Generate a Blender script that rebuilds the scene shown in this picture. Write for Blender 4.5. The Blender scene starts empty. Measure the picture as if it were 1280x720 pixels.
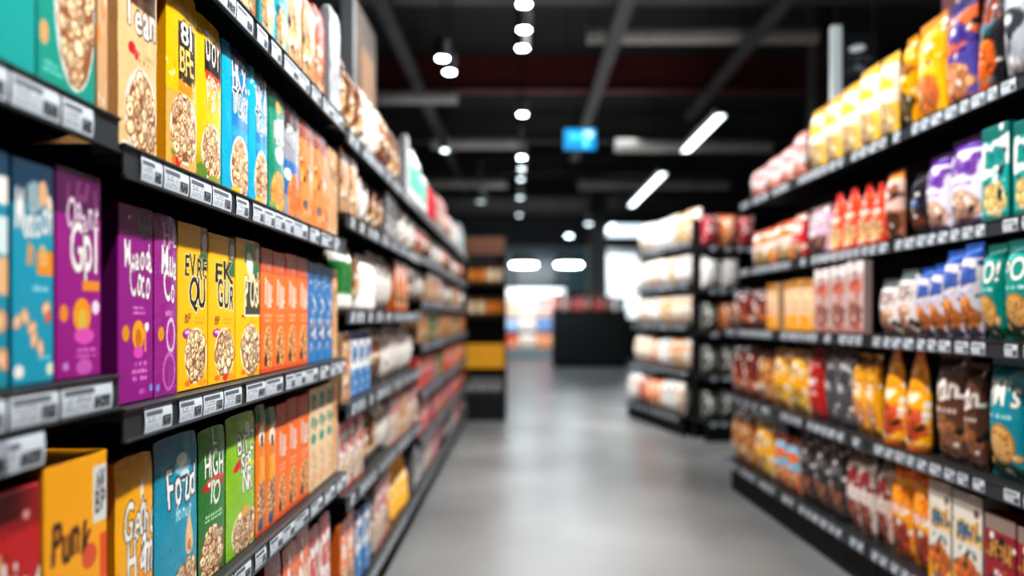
import bpy, bmesh, math, random
import numpy as np
from mathutils import Vector, Matrix

rnd = random.Random(7)
SC = bpy.context.scene
COL = SC.collection
PXF, CX, CY, CAMZ = 1000.0, 652.0, 396.0, 1.19

# ------------------------------------------------------------------ materials
def lin(c):
    c = np.asarray(c, float) / 255.0
    return np.where(c <= 0.04045, c / 12.92, ((c + 0.055) / 1.055) ** 2.4)

MATS = {}
def mat(name, color=(128, 128, 128), rough=0.5, metal=0.0, attr=False, emit=None, strength=0.0, noise=None, coat=0.0, bump=0.0):
    if name in MATS: return MATS[name]
    m = bpy.data.materials.new(name); m.use_nodes = True
    nt = m.node_tree; b = nt.nodes['Principled BSDF']
    c = lin(color)
    b.inputs['Base Color'].default_value = (*c, 1)
    b.inputs['Roughness'].default_value = rough
    b.inputs['Metallic'].default_value = metal
    b.inputs['Coat Weight'].default_value = coat
    b.inputs['Coat Roughness'].default_value = 0.15
    if attr:
        a = nt.nodes.new('ShaderNodeAttribute'); a.attribute_name = 'Col'
        nt.links.new(a.outputs['Color'], b.inputs['Base Color'])
        if emit:
            nt.links.new(a.outputs['Color'], b.inputs['Emission Color'])
            b.inputs['Emission Strength'].default_value = strength
    elif emit:
        b.inputs['Emission Color'].default_value = (*lin(emit), 1)
        b.inputs['Emission Strength'].default_value = strength
    if noise:
        sc, amt = noise
        tc = nt.nodes.new('ShaderNodeTexCoord'); n = nt.nodes.new('ShaderNodeTexNoise')
        n.inputs['Scale'].default_value = sc; n.inputs['Detail'].default_value = 6
        mp = nt.nodes.new('ShaderNodeMapRange')
        mp.inputs['To Min'].default_value = max(0, rough - amt); mp.inputs['To Max'].default_value = min(1, rough + amt)
        nt.links.new(tc.outputs['Object'], n.inputs['Vector'])
        nt.links.new(n.outputs['Fac'], mp.inputs['Value'])
        nt.links.new(mp.outputs['Result'], b.inputs['Roughness'])
        if bump:
            bp = nt.nodes.new('ShaderNodeBump'); bp.inputs['Strength'].default_value = bump
            bp.inputs['Distance'].default_value = 0.002
            nt.links.new(n.outputs['Fac'], bp.inputs['Height']); nt.links.new(bp.outputs['Normal'], b.inputs['Normal'])
    MATS[name] = m
    return m

M_CARD = mat('printed_card', rough=0.42, attr=True, coat=0.15)
M_FOIL = mat('printed_film', rough=0.27, attr=True, coat=0.22, noise=(28, .06), bump=.55)
M_TAG = mat('printed_paper_tag', rough=0.5, attr=True)
M_RAIL = mat('black_rail', (46, 53, 58), 0.36, noise=(30, 0.1))
M_BOARD = mat('dark_shelf_metal', (24, 26, 28), 0.5, noise=(12, 0.12))
M_BACK = mat('dark_back_panel', (13, 14, 15), 0.7, noise=(8, 0.1))
M_POST = mat('dark_post', (24, 25, 27), 0.45, noise=(20, 0.1))
M_SEAL = mat('crimped_film', rough=0.3, attr=True, coat=0.4)

# ------------------------------------------------------------------ mesh helpers
class MB:
    def __init__(s): s.v = []; s.f = []
    def add(s, vs, fs):
        o = len(s.v); s.v += [tuple(p) for p in vs]; s.f += [tuple(i + o for i in f) for f in fs]; return s
    def box(s, x0, x1, y0, y1, z0, z1, b=0.0):
        if b <= 0:
            vs = [(x, y, z) for z in (z0, z1) for x, y in ((x0, y0), (x1, y0), (x1, y1), (x0, y1))]
            return s.add(vs, [(3, 2, 1, 0), (4, 5, 6, 7), (0, 1, 5, 4), (1, 2, 6, 5), (2, 3, 7, 6), (3, 0, 4, 7)])
        bm = bmesh.new(); bmesh.ops.create_cube(bm, size=1)
        for v in bm.verts:
            v.co = Vector(((x0 + x1) / 2 + v.co.x * (x1 - x0), (y0 + y1) / 2 + v.co.y * (y1 - y0), (z0 + z1) / 2 + v.co.z * (z1 - z0)))
        bmesh.ops.bevel(bm, geom=bm.edges[:], offset=b, segments=2, affect='EDGES', profile=0.6)
        bm.verts.index_update()
        s.add([v.co.copy() for v in bm.verts], [[v.index for v in f.verts] for f in bm.faces]); bm.free(); return s
    def cyl(s, p, q, r, n=16, r2=None):
        p, q = Vector(p), Vector(q); d = (q - p).normalized(); r2 = r if r2 is None else r2
        a = d.orthogonal().normalized(); b = d.cross(a)
        vs = []
        for c, rr in ((p, r), (q, r2)):
            for k in range(n):
                t = 2 * math.pi * k / n
                vs.append(c + a * (rr * math.cos(t)) + b * (rr * math.sin(t)))
        fs = [(k, (k + 1) % n, n + (k + 1) % n, n + k) for k in range(n)] + [tuple(range(n))[::-1], tuple(range(n, 2 * n))]
        return s.add(vs, fs)
    def prism(s, prof, x0, x1):            # profile in (y, z), extruded along x
        n = len(prof)
        vs = [(x0, y, z) for y, z in prof] + [(x1, y, z) for y, z in prof]
        fs = [(k, (k + 1) % n, n + (k + 1) % n, n + k) for k in range(n)] + [tuple(range(n))[::-1], tuple(range(n, 2 * n))]
        return s.add(vs, fs)
    def lathe(s, prof, n=20, c=(0, 0)):
        vs = []; fs = []
        for r, z in prof:
            for k in range(n):
                t = 2 * math.pi * k / n; vs.append((c[0] + r * math.cos(t), c[1] + r * math.sin(t), z))
        for j in range(len(prof) - 1):
            for k in range(n):
                fs.append((j * n + k, j * n + (k + 1) % n, (j + 1) * n + (k + 1) % n, (j + 1) * n + k))
        fs += [tuple(range(n))[::-1], tuple(range((len(prof) - 1) * n, len(prof) * n))]
        return s.add(vs, fs)
    def mesh(s, name, m, smooth=False):
        me = bpy.data.meshes.new(name); me.from_pydata(s.v, [], s.f)
        bm = bmesh.new(); bm.from_mesh(me); bmesh.ops.recalc_face_normals(bm, faces=bm.faces[:]); bm.to_mesh(me); bm.free()
        if m: me.materials.append(m)
        if smooth:
            me.polygons.foreach_set('use_smooth', [True] * len(me.polygons))
            try: me.set_sharp_from_angle(angle=math.radians(40))
            except Exception: pass
        return me
    def build(s, name, m, parent=None, smooth=False):
        return link(name, s.mesh(name, m, smooth), parent)

def link(name, data, parent=None, loc=(0, 0, 0), rz=0.0):
    o = bpy.data.objects.new(name, data); COL.objects.link(o)
    o.location = loc; o.rotation_euler = (0, 0, rz)
    if parent: o.parent = parent
    return o
def thing(name, label, cat, loc=(0, 0, 0), rz=0.0, group=None, data=None):
    o = link(name, data, None, loc, rz); o['label'] = label; o['category'] = cat
    if group: o['group'] = group
    return o
def struct(o): o['kind'] = 'structure'; return o

# ------------------------------------------------------------------ lettering masks (drawn from the built-in font)
_LET = {}
def letter(ch):
    if ch in _LET: return _LET[ch]
    cu = bpy.data.curves.new('glyph', 'FONT'); cu.body = ch; cu.size = 1.0; cu.offset = 0.018; cu.resolution_u = 4
    ob = bpy.data.objects.new('glyph', cu); COL.objects.link(ob)
    dg = bpy.context.evaluated_depsgraph_get(); dg.update()
    me = ob.evaluated_get(dg).to_mesh(); me.calc_loop_triangles()
    vs = np.array([v.co[:2] for v in me.vertices]); H = 44
    if len(vs) == 0: res = np.zeros((H, 12), bool)
    else:
        x0, x1 = vs[:, 0].min(), vs[:, 0].max(); lo, hi = -0.22, 0.78
        W = max(4, int((x1 - x0) * H / (hi - lo)) + 4)
        X, Y = np.meshgrid(x0 + (np.arange(W) - 1.5) * (hi - lo) / H, lo + (np.arange(H) + .5) * (hi - lo) / H)
        res = np.zeros((H, W), bool)
        for t in me.loop_triangles:
            a, b, c = vs[list(t.vertices)]
            d = (b[1] - c[1]) * (a[0] - c[0]) + (c[0] - b[0]) * (a[1] - c[1])
            if abs(d) < 1e-12: continue
            l1 = ((b[1] - c[1]) * (X - c[0]) + (c[0] - b[0]) * (Y - c[1])) / d
            l2 = ((c[1] - a[1]) * (X - c[0]) + (a[0] - c[0]) * (Y - c[1])) / d
            res |= (l1 >= 0) & (l2 >= 0) & (l1 + l2 <= 1)
    ob.evaluated_get(dg).to_mesh_clear()
    bpy.data.objects.remove(ob); bpy.data.curves.remove(cu)
    _LET[ch] = res
    return res

def dilate(m, k):
    for _ in range(k):
        n = m.copy(); n[1:] |= m[:-1]; n[:-1] |= m[1:]; n[:, 1:] |= m[:, :-1]; n[:, :-1] |= m[:, 1:]; m = n
    return m

# ------------------------------------------------------------------ printed artwork (row 0 = bottom of the pack)
class Art:
    def __init__(s, w, h, base, seed=0, W=150):
        s.W = W; s.H = int(W * h / w); s.a = np.zeros((s.H, s.W, 3)); s.a[:] = base
        s.r = random.Random(seed)
        s.U, s.V = np.meshgrid((np.arange(s.W) + .5) / s.W, (np.arange(s.H) + .5) / s.H)
        s.asp = s.H / s.W
    def fill(s, m, c): s.a[m] = c; return s
    def rect(s, u0, v0, u1, v1, c): return s.fill((s.U >= u0) & (s.U <= u1) & (s.V >= v0) & (s.V <= v1), c)
    def ell(s, u, v, ru, rv, c, rot=0):
        x = (s.U - u); y = (s.V - v) * s.asp; cr, sr = math.cos(rot), math.sin(rot)
        return s.fill(((x * cr + y * sr) / ru) ** 2 + ((-x * sr + y * cr) / (rv * s.asp)) ** 2 <= 1, c)
    def slant(s, v0, v1, c, k=0.1, amp=0.0):
        e = k * (s.U - .5) + amp * np.sin(s.U * 7)
        return s.fill((s.V >= v0 + e) & (s.V <= v1 + e), c)
    def grad(s, v0, v1, c):
        t = np.clip((s.V - v0) / (v1 - v0), 0, 1)[..., None]; s.a = s.a * (1 - t) + np.array(c, float) * t; return s
    def text(s, txt, u, v, hv, c, out=None, ow=3, width=None, wob=0.15, lean=0.0, shadow=None):
        if not txt: return s
        hp = max(6, int(hv * 1.55 * s.H)); mask = np.zeros((s.H, s.W), bool)
        gl = [letter(ch) if ch != ' ' else None for ch in txt]
        ws = [(g.shape[1] * hp / 44 if g is not None else hp * .3) for g in gl]
        k = (width * s.W / sum(ws)) if width else 1.0
        x = u * s.W - sum(ws) * k / 2
        for g, w in zip(gl, ws):
            w *= k
            if g is not None:
                hh = hp * (1 + s.r.uniform(-wob, wob)); y0 = v * s.H + s.r.uniform(-wob, wob) * hp * .5 - hp * .25
                sh = lean + s.r.uniform(-wob, wob)
                jj, ii = np.mgrid[0:int(hh), -int(hh * abs(sh)) - 1:int(w + hh * abs(sh)) + 2]
                sx = ((ii - sh * jj) / max(w, 1) * g.shape[1]).astype(int); sy = (jj / hh * 44).astype(int).clip(0, 43)
                ok = (sx >= 0) & (sx < g.shape[1]); hit = np.zeros_like(ok); hit[ok] = g[sy[ok], sx[ok]]
                py = (y0 + jj[hit]).astype(int); px = (x + ii[hit]).astype(int)
                o2 = (px >= 0) & (px < s.W) & (py >= 0) & (py < s.H); mask[py[o2], px[o2]] = True
            x += w * 1.02
        if shadow is not None:
            d = dilate(mask, ow + 2); s.a[np.roll(np.roll(d, -3, 0), 2, 1)] = shadow
        if out is not None: s.a[dilate(mask, ow)] = out
        s.a[mask] = c
        return s
    def lines(s, u0, v0, u1, v1, c, n=3, dens=.75):       # tiny illegible print
        for k in range(n):
            vv = v1 - (k + .5) * (v1 - v0) / n; hh = (v1 - v0) / n * .32; u = u0 + s.r.uniform(0, .05)
            while u < u1:
                w = s.r.uniform(.015, .05)
                if s.r.random() < dens: s.rect(u, vv - hh, min(u1, u + w), vv + hh * s.r.uniform(.5, 1), c)
                u += w + .014
        return s
    def scrib(s, u0, v0, u1, v1, c, out=None, n=7, thick=.035):   # bold stroke marks too soft to read
        m = np.zeros((s.H, s.W), bool)
        for k in range(n):
            ua = u0 + (u1 - u0) * (k + .5) / n; du = s.r.uniform(-.4, .4) * (u1 - u0) / n
            va, vb = v0 + s.r.uniform(0, .25) * (v1 - v0), v1 - s.r.uniform(0, .3) * (v1 - v0)
            t = np.clip((s.V - va) / (vb - va), 0, 1)
            m |= (np.abs(s.U - ua - du * (t - .5)) < thick * s.r.uniform(.6, 1.2)) & (s.V > va) & (s.V < vb)
            if s.r.random() < .6:
                vm = s.r.uniform(va, vb); m |= (np.abs(s.V - vm) < thick / s.asp) & (s.U > ua - .01) & (s.U < ua + (u1 - u0) / n)
        if out is not None: s.a[dilate(m, 3)] = out
        s.a[m] = c
        return s
    def cereal(s, u, v, ru, rv, n=60, c1=(226, 178, 120), c2=(150, 92, 50), out=None, size=.07, hole=True, back=(150, 92, 56)):
        if out is not None: s.ell(u, v, ru * 1.14, rv * 1.1, out)
        s.ell(u, v, ru, rv, back)
        for k in range(n):
            t = s.r.uniform(0, 6.283); q = math.sqrt(s.r.random())
            x, y = u + ru * .93 * q * math.cos(t), v + rv * .93 * q * math.sin(t)
            z = size * s.r.uniform(.7, 1.25); e = s.r.uniform(.6, 1); rot = s.r.uniform(0, 3.1)
            f = s.r.uniform(.75, 1.15); cc = [min(255, p * f) for p in c1]
            s.ell(x, y, z * 1.22, z * 1.22 * e / s.asp, c2, rot)
            s.ell(x, y + .003, z, z * e / s.asp, cc, rot)
            s.ell(x - z * .2, y + z * .25 / s.asp, z * .5, z * .35 / s.asp, [min(255, p * 1.14 + 14) for p in cc], rot)
            if hole and s.r.random() < .7: s.ell(x, y, z * .34, z * .3 * e / s.asp, c2, rot)
        return s
    def nuts(s, pts, c=(214, 150, 84), d=(146, 84, 40), r=.09):
        for u, v in pts:
            rot = s.r.uniform(0, 3)
            s.ell(u, v, r * 1.12, r * .8 / s.asp, d, rot); s.ell(u, v, r, r * .68 / s.asp, c, rot); s.ell(u - r * .2, v, r * .45, r * .25 / s.asp, [min(255, x + 35) for x in c], rot)
        return s
    def specks(s, n, cols, r=.04, v0=0, v1=1):
        for _ in range(n):
            q = r * s.r.uniform(.4, 1.3)
            s.ell(s.r.random(), s.r.uniform(v0, v1), q, q * s.r.uniform(.5, 1.6) / s.asp, s.r.choice(cols), s.r.uniform(0, 3))
        return s
    def sample(s, nx, nz):
        a = s.a
        iy = np.linspace(0, s.H - 1, nz); ix = np.linspace(0, s.W - 1, nx)
        ky = max(1, int(s.H / nz / 2)); kx = max(1, int(s.W / nx / 2))
        acc = 0; cnt = 0
        for dy in range(-ky // 2, ky // 2 + 1):
            for dx in range(-kx // 2, kx // 2 + 1):
                acc = acc + a[np.clip(iy + dy, 0, s.H - 1).astype(int)][:, np.clip(ix + dx, 0, s.W - 1).astype(int)]; cnt += 1
        return acc / cnt

def set_col(me, cols):
    at = me.color_attributes.new('Col', 'FLOAT_COLOR', 'POINT')
    buf = np.ones((len(me.vertices), 4), np.float32); buf[:, :3] = cols
    at.data.foreach_set('color', buf.ravel())

def make_mesh(name, V, F, cols, m, smooth):
    me = bpy.data.meshes.new(name); me.from_pydata(V, [], F); me.materials.append(m)
    set_col(me, cols)
    if smooth: me.polygons.foreach_set('use_smooth', [True] * len(me.polygons))
    return me

# a pack is a printed front grid closed by sides and a back; x = width, -y = front, z = height
def pack_mesh(name, kind, w, d, h, art, side, nx, nz, seed=0, m=None):
    r = random.Random(seed); U, Vv = np.meshgrid(np.linspace(0, 1, nx), np.linspace(0, 1, nz))
    colf = lin(art.sample(nx, nz)).reshape(-1, 3)
    bx = lambda t, p: np.clip(np.sin(np.pi * np.clip(t, 0, 1)), 0, 1) ** p
    wob = sum(np.sin(U * r.uniform(4, 16) + Vv * r.uniform(-18, 18) + r.uniform(0, 6)) * r.uniform(.3, 1) for _ in range(5)) / 5
    if kind == 'carton':
        X = (U - .5) * w; Z = Vv * h; Y = np.zeros_like(X)
        e = np.minimum(np.minimum(U, 1 - U) * w, np.minimum(Vv, 1 - Vv) * h); Y += np.clip(.0018 - e, 0, 1) * .9
    elif kind == 'pouch':                    # flat bottomed block pouch with rounded shoulders
        sh = np.clip((Vv - .9) / .1, 0, 1); ww = 1 - .045 * sh ** 3
        X = (U - .5) * w * ww; Z = Vv * h - .004 * h / .3 * ((2 * U - 1) ** 4) * (Vv > .9) * (Vv - .9) / .1
        Y = -.003 * bx(U, .9) * bx(Vv, .5) + .0012 * wob * bx(Vv, .4) + .003 * np.clip((Vv - .85) / .15, 0, 1) ** 2
    elif kind == 'bag':                      # pillow bag, crimped at both ends
        ww = 1 - .05 * bx(Vv, .6)
        X = (U - .5) * w * ww; Z = Vv * h
        Y = d / 2 - (d / 2) * bx(U, .55) * bx(np.clip((Vv - .05) / .9, 0, 1), .42) + .006 * wob * bx(U, .5) * bx(Vv, .3)
        cr = ((Vv < .05) | (Vv > .95)); Y = np.where(cr, d / 2 + .0015 * np.sin(U * 60), Y)
    else:                                    # 'tall': stand-up pouch drawn in to a narrow top
        ww = np.interp(Vv, [0, .08, .55, .78, .93, 1], [.86, .98, 1, .82, .42, .40])
        X = (U - .5) * w * ww; Z = Vv * h
        dep = np.interp(Vv, [0, .1, .5, .9, 1], [.95, 1, .8, .15, .1])
        Y = d / 2 - (d / 2) * dep * bx(U, .6) + .004 * wob * bx(U, .6)
    P = np.stack([X, Y, Z], -1).reshape(-1, 3)
    idx = np.arange(nx * nz).reshape(nz, nx)
    q = np.stack([idx[:-1, :-1], idx[:-1, 1:], idx[1:, 1:], idx[1:, :-1]], -1).reshape(-1, 4)
    loop = np.concatenate([idx[0, :-1], idx[:-1, -1], idx[-1, :0:-1], idx[:0:-1, 0]])
    F = [tuple(x) for x in q.tolist()]
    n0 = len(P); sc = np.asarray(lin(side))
    if kind in ('carton', 'pouch'):
        L1 = P[loop].copy(); L2 = L1.copy(); L2[:, 1] = d
        if kind == 'pouch': L2[:, 1] = d * (1 - .86 * np.clip((L2[:, 2] / h - .55) / .45, 0, 1) ** 1.3)
        V = np.concatenate([P, L1, L2]); k = len(loop)
        F += [(n0 + (i + 1) % k, n0 + i, n0 + k + i, n0 + k + (i + 1) % k) for i in range(k)]
        F.append(tuple(n0 + k + i for i in range(k))[::-1])
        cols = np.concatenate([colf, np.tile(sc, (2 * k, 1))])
    else:
        B = P.copy(); B[:, 1] = d - B[:, 1] + 1e-4
        V = np.concatenate([P, B]); k = len(loop)
        F += [tuple(n0 + i for i in x[::-1]) for x in q.tolist()]
        F += [(loop[(i + 1) % k], loop[i], n0 + loop[i], n0 + loop[(i + 1) % k]) for i in range(k)]
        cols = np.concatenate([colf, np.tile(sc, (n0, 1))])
    return make_mesh(name, [tuple(p) for p in V.tolist()], F, cols, m or (M_CARD if kind == 'carton' else M_FOIL), kind != 'carton')

def seal_mesh(w, y, z0, z1, c):
    n = 40; V = []; F = []; z1 += .004
    for side in (0, 1):
        for j in range(3):
            for i in range(n + 1):
                V.append(((i / n - .5) * w, y + (side - .5) * .004 + .0014 * math.sin(i * 1.9), z0 + (z1 - z0) * j / 2))
    m = (n + 1) * 3
    for side in (0, 1):
        for j in range(2):
            for i in range(n):
                a = side * m + j * (n + 1) + i; f = (a, a + 1, a + n + 2, a + n + 1); F.append(f if side == 0 else f[::-1])
    return make_mesh('seal', V, F, np.tile(lin(c), (len(V), 1)), M_SEAL, True)

def bottle_meshes(w, h, body, label, cap):
    r = w / 2
    prof = [(r * .9, 0), (r, .01), (r, h * .22), (r, h * .6), (r * .93, h * .68), (r * .6, h * .79), (r * .38, h * .86), (r * .38, h * .90)]
    pz = []
    for (r0, z0), (r1, z1) in zip(prof, prof[1:]):
        for k in range(4): pz.append((r0 + (r1 - r0) * k / 4, z0 + (z1 - z0) * k / 4))
    pz.append(prof[-1])
    b = MB().lathe(pz, 20, (0, r)); me = b.mesh('bottle', M_FOIL, True)
    z = np.array([v[2] for v in b.v]) / h
    cols = np.where(((z > .2) & (z < .62))[:, None], lin(label), lin(body)); set_col(me, cols)
    c = MB().lathe([(r * .44, h * .885), (r * .46, h * .9), (r * .46, h * .985), (r * .4, h)], 16, (0, r)); mc = c.mesh('cap', M_FOIL, True)
    set_col(mc, np.tile(lin(cap), (len(c.v), 1)))
    return me, mc
def jar_meshes(w, h, body, label, cap):
    r = w / 2
    b = MB().lathe([(r * .92, 0), (r, h * .05), (r, h * .14), (r, h * .15), (r, h * .66), (r, h * .67), (r, h * .75), (r * .8, h * .84), (r * .8, h * .86)], 20, (0, r))
    me = b.mesh('jar', M_FOIL, True); z = np.array([v[2] for v in b.v]) / h
    set_col(me, np.where(((z > .145) & (z < .665))[:, None], lin(label), lin(body)))
    c = MB().lathe([(r * .86, h * .85), (r * .9, h * .87), (r * .9, h * .98), (r * .84, h)], 20, (0, r)); mc = c.mesh('lid', M_FOIL, True)
    set_col(mc, np.tile(lin(cap), (len(c.v), 1)))
    return me, mc

# ------------------------------------------------------------------ pack designs
# name: (object name, category, kind, w, d, h, side colour, description, art function, hero)
D = {}
def design(key, oname, cat, kind, w, d, h, side, desc, art, hero=False):
    D[key] = dict(oname=oname, cat=cat, kind=kind, w=w, d=d, h=h, side=side, desc=desc, art=art, hero=hero, mesh=None, seal=None)
W_ = (248, 246, 240); K_ = (28, 22, 20); YEL = (250, 190, 10); PUR = (150, 20, 140); TEAL = (0, 150, 180); ORG = (240, 120, 40)
RICE = dict(c1=(244, 210, 166), c2=(150, 88, 50))

def a_beige(a):
    a.rect(0, .7, 1, 1, (232, 196, 140)); a.rect(.1, .7, .95, .86, (90, 58, 38)); a.rect(.2, .76, .9, .84, (60, 38, 28))
    a.text('Tean', .52, .59, .15, W_, (70, 44, 30), 3, .84, .14)
    a.ell(.3, .49, .09, .03, (200, 40, 50)); a.ell(.4, .47, .06, .025, (220, 60, 80)); a.lines(.45, .44, .9, .5, (180, 140, 100), 2)
    a.ell(.56, .2, .42, .22, (238, 226, 214)); a.cereal(.58, .19, .37, .2, 75, size=.078, **RICE); a.lines(.05, .02, .4, .06, W_, 1)
def a_yel_block(a):
    a.rect(0, 0, 1, .42, (226, 170, 84)); a.grad(.4, .44, (250, 194, 10)); a.rect(0, 0, 1, .40, (228, 176, 92))
    a.rect(.34, .45, .92, .80, (70, 50, 24)); a.text('BFE', .62, .54, .14, (250, 214, 120), K_, 3, .55, .15)
    a.text('81', .6, .70, .12, W_, K_, 3, .4, .1); a.rect(.34, .43, .92, .49, (238, 150, 20)); a.specks(18, [(240, 170, 20), (250, 220, 150)], .03, .48, .56)
    a.cereal(.56, .24, .4, .17, 70, out=W_, size=.078, **RICE); a.ell(.3, .05, .12, .03, (214, 40, 30)); a.ell(.12, .08, .14, .03, (110, 150, 40)); a.specks(10, [(240, 120, 40), (250, 180, 90)], .07, 0, .08)
def a_yel_doy(a):
    a.grad(.3, .0, (110, 150, 30)); a.rect(0, 0, 1, .1, (120, 150, 40)); a.rect(.0, .3, 1, 1, (252, 196, 0))
    a.rect(.28, .66, .98, .86, (44, 32, 26)); a.text('DOY', .64, .735, .15, W_, K_, 2, .56, .12); a.rect(.3, .63, .95, .68, (206, 70, 30))
    a.text('ORIENS', .64, .585, .07, W_, (160, 90, 20), 2, .5, .05); a.text('Pant', .64, .47, .15, (246, 226, 190), (200, 120, 30), 2, .52, .12)
    a.cereal(.6, .2, .38, .16, 65, out=W_, size=.078, **RICE); a.ell(.2, .06, .2, .06, (104, 140, 40)); a.ell(.7, .02, .3, .05, (150, 160, 40))
def a_blue(a):
    a.rect(0, 0, .3, 1, (0, 172, 212)); a.rect(.3, .0, 1, 1, (20, 130, 190)); a.rect(.3, .86, 1, 1, (22, 60, 90))
    a.text('HKX', .64, .74, .17, W_, (20, 40, 70), 3, .6, .16); a.text('TOX', .64, .56, .15, (40, 40, 60), W_, 4, .58, .16)
    a.rect(.34, .40, 1, .46, (0, 160, 220)); a.cereal(.66, .2, .34, .2, 75, out=(230, 238, 240), size=.062, **RICE); a.ell(.5, .03, .2, .04, (220, 190, 40))
def a_blue2(a):
    a_blue(a); a.specks(14, [(240, 200, 120), (30, 60, 110), W_], .05, .75, 1)
def a_greenteal(a):
    a.rect(0, .82, 1, 1, (20, 92, 66)); a.ell(.6, .86, .2, .05, (190, 150, 60)); a.rect(.0, .3, .35, .82, (0, 140, 110)); a.scrib(.3, .55, .95, .8, (226, 228, 224), (90, 100, 100), 5)
    a.ell(.65, .48, .28, .07, (220, 226, 226)); a.cereal(.6, .17, .45, .17, 50, c1=(240, 170, 70), c2=(200, 110, 40), size=.07, back=(236, 180, 90)); a.specks(9, [(120, 180, 60), (0, 140, 140)], .06, 0, .1)
def a_greyblue(a):
    a.rect(0, .75, 1, 1, (70, 30, 34)); a.scrib(.1, .6, .95, .85, (214, 216, 220), (60, 62, 70), 6); a.rect(0, .2, 1, .5, (40, 110, 180)); a.cereal(.6, .2, .4, .2, 45, c1=(246, 130, 40), c2=(190, 80, 30), back=(240, 150, 60)); a.ell(.2, .38, .2, .05, W_)
def a_orangeswirl(a):
    a.rect(0, .8, 1, 1, (150, 60, 30)); a.specks(26, [(90, 50, 30), (250, 190, 90), (40, 90, 140), (250, 160, 60), (252, 226, 180)], .075, .1, .95); a.ell(.5, .3, .4, .12, (248, 150, 70)); a.ell(.35, .2, .14, .05, (50, 90, 110))
def a_purple(a):
    a.rect(0, .86, 1, 1, (136, 18, 128)); a.scrib(.5, .83, .95, .98, (110, 96, 110), (60, 20, 60), 3, .05); a.ell(.3, .93, .03, .008, W_)  # darker top band keeps a little shelf shade painted in
    a.text('Muaoda', .56, .68, .13, W_, (90, 10, 86), 2, .78, .12); a.text('Coco', .6, .54, .14, W_, (90, 10, 86), 2, .54, .12); a.lines(.4, .44, .75, .49, (226, 150, 220), 2)
    a.ell(.2, .35, .1, .042, (226, 150, 20)); a.ell(.55, .34, .17, .075, (244, 170, 20)); a.ell(.55, .32, .09, .05, (206, 120, 20)); a.ell(.55, .25, .14, .03, (226, 80, 190)); a.rect(.72, .25, .78, .4, (240, 150, 90)); a.ell(.8, .38, .06, .025, W_)
    a.lines(.36, .1, .8, .21, (232, 140, 214), 3, .9); a.lines(.4, .03, .75, .07, (214, 110, 200), 1); a.ell(.93, .06, .06, .02, (130, 150, 220))
def a_purple2(a):
    a.rect(0, .86, 1, 1, (140, 24, 130)); a.scrib(.3, .8, .95, .96, (220, 160, 214), (80, 16, 76), 3, .04); a.text('Mua', .6, .66, .15, W_, (90, 10, 86), 2, .7, .14); a.text('Co', .64, .53, .15, W_, (90, 10, 86), 2, .5, .12)  # top band tinted darker for the shade below the shelf
    a.lines(.35, .43, .8, .48, (226, 150, 220), 1); a.ell(.25, .34, .12, .04, (232, 160, 30)); a.ell(.68, .33, .22, .1, (230, 200, 224)); a.ell(.68, .33, .16, .075, (170, 40, 150)); a.ell(.62, .13, .3, .11, (206, 110, 190)); a.ell(.62, .13, .24, .085, (160, 40, 146)); a.ell(.15, .05, .08, .02, (130, 150, 220))
def a_purple0(a):
    a.rect(0, .78, 1, 1, (88, 18, 84)); a.scrib(.15, .82, .95, .95, (130, 60, 120), None, 4, .04); a.text('Oaant', .56, .73, .13, (230, 220, 230), (80, 10, 76), 2, .74, .12); a.text('Gpl', .58, .54, .22, W_, (100, 14, 96), 3, .62, .1)
    a.rect(.56, .42, .95, .47, (236, 150, 40)); a.ell(.16, .31, .09, .04, (240, 150, 30)); a.ell(.55, .3, .2, .085, (246, 160, 20)); a.ell(.55, .28, .1, .05, (226, 190, 80)); a.ell(.86, .34, .09, .035, (244, 226, 240)); a.ell(.6, .2, .22, .04, (226, 90, 190)); a.lines(.4, .09, .85, .15, (226, 120, 210), 2); a.ell(.2, .06, .06, .02, (200, 150, 220)); a.ell(.6, .05, .18, .04, (206, 100, 190))
def a_teal0(a):
    a.rect(0, .8, 1, 1, (0, 62, 92)); a.scrib(.35, .74, .7, .95, (150, 180, 190), (10, 60, 80), 3, .06); a.ell(.72, .86, .12, .06, (226, 180, 140)); a.ell(.88, .8, .07, .06, (240, 220, 200))
    a.text('Mudoon', .5, .68, .15, W_, (0, 110, 150), 2, .9, .14); a.text('in', .42, .53, .11, (236, 160, 50), None, 2, .22, .1); a.rect(.58, .49, .98, .6, (240, 150, 40)); a.text('B', .76, .545, .09, (230, 196, 130), None, 2, .2)
    a.lines(.35, .41, .85, .45, (170, 226, 240), 1); a.nuts([(.12, .28), (.3, .3), (.46, .25), (.66, .16), (.8, .34), (.5, .2)], (236, 190, 150), (200, 110, 80), .1); a.nuts([(.85, .3)], (230, 90, 60), (160, 40, 40), .08); a.lines(.5, .1, .9, .13, (150, 220, 236), 1); a.ell(.15, .06, .12, .03, W_); a.ell(.9, .06, .1, .03, (230, 240, 220))
def a_tealside(a):
    a.rect(0, .85, 1, 1, (0, 70, 100)); a.ell(.9, .83, .3, .06, W_); a.ell(.9, .64, .3, .08, (220, 240, 245)); a.ell(.92, .47, .25, .08, (236, 190, 140)); a.nuts([(.85, .28), (.9, .12)], (226, 180, 140), (180, 110, 80), .15)
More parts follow.
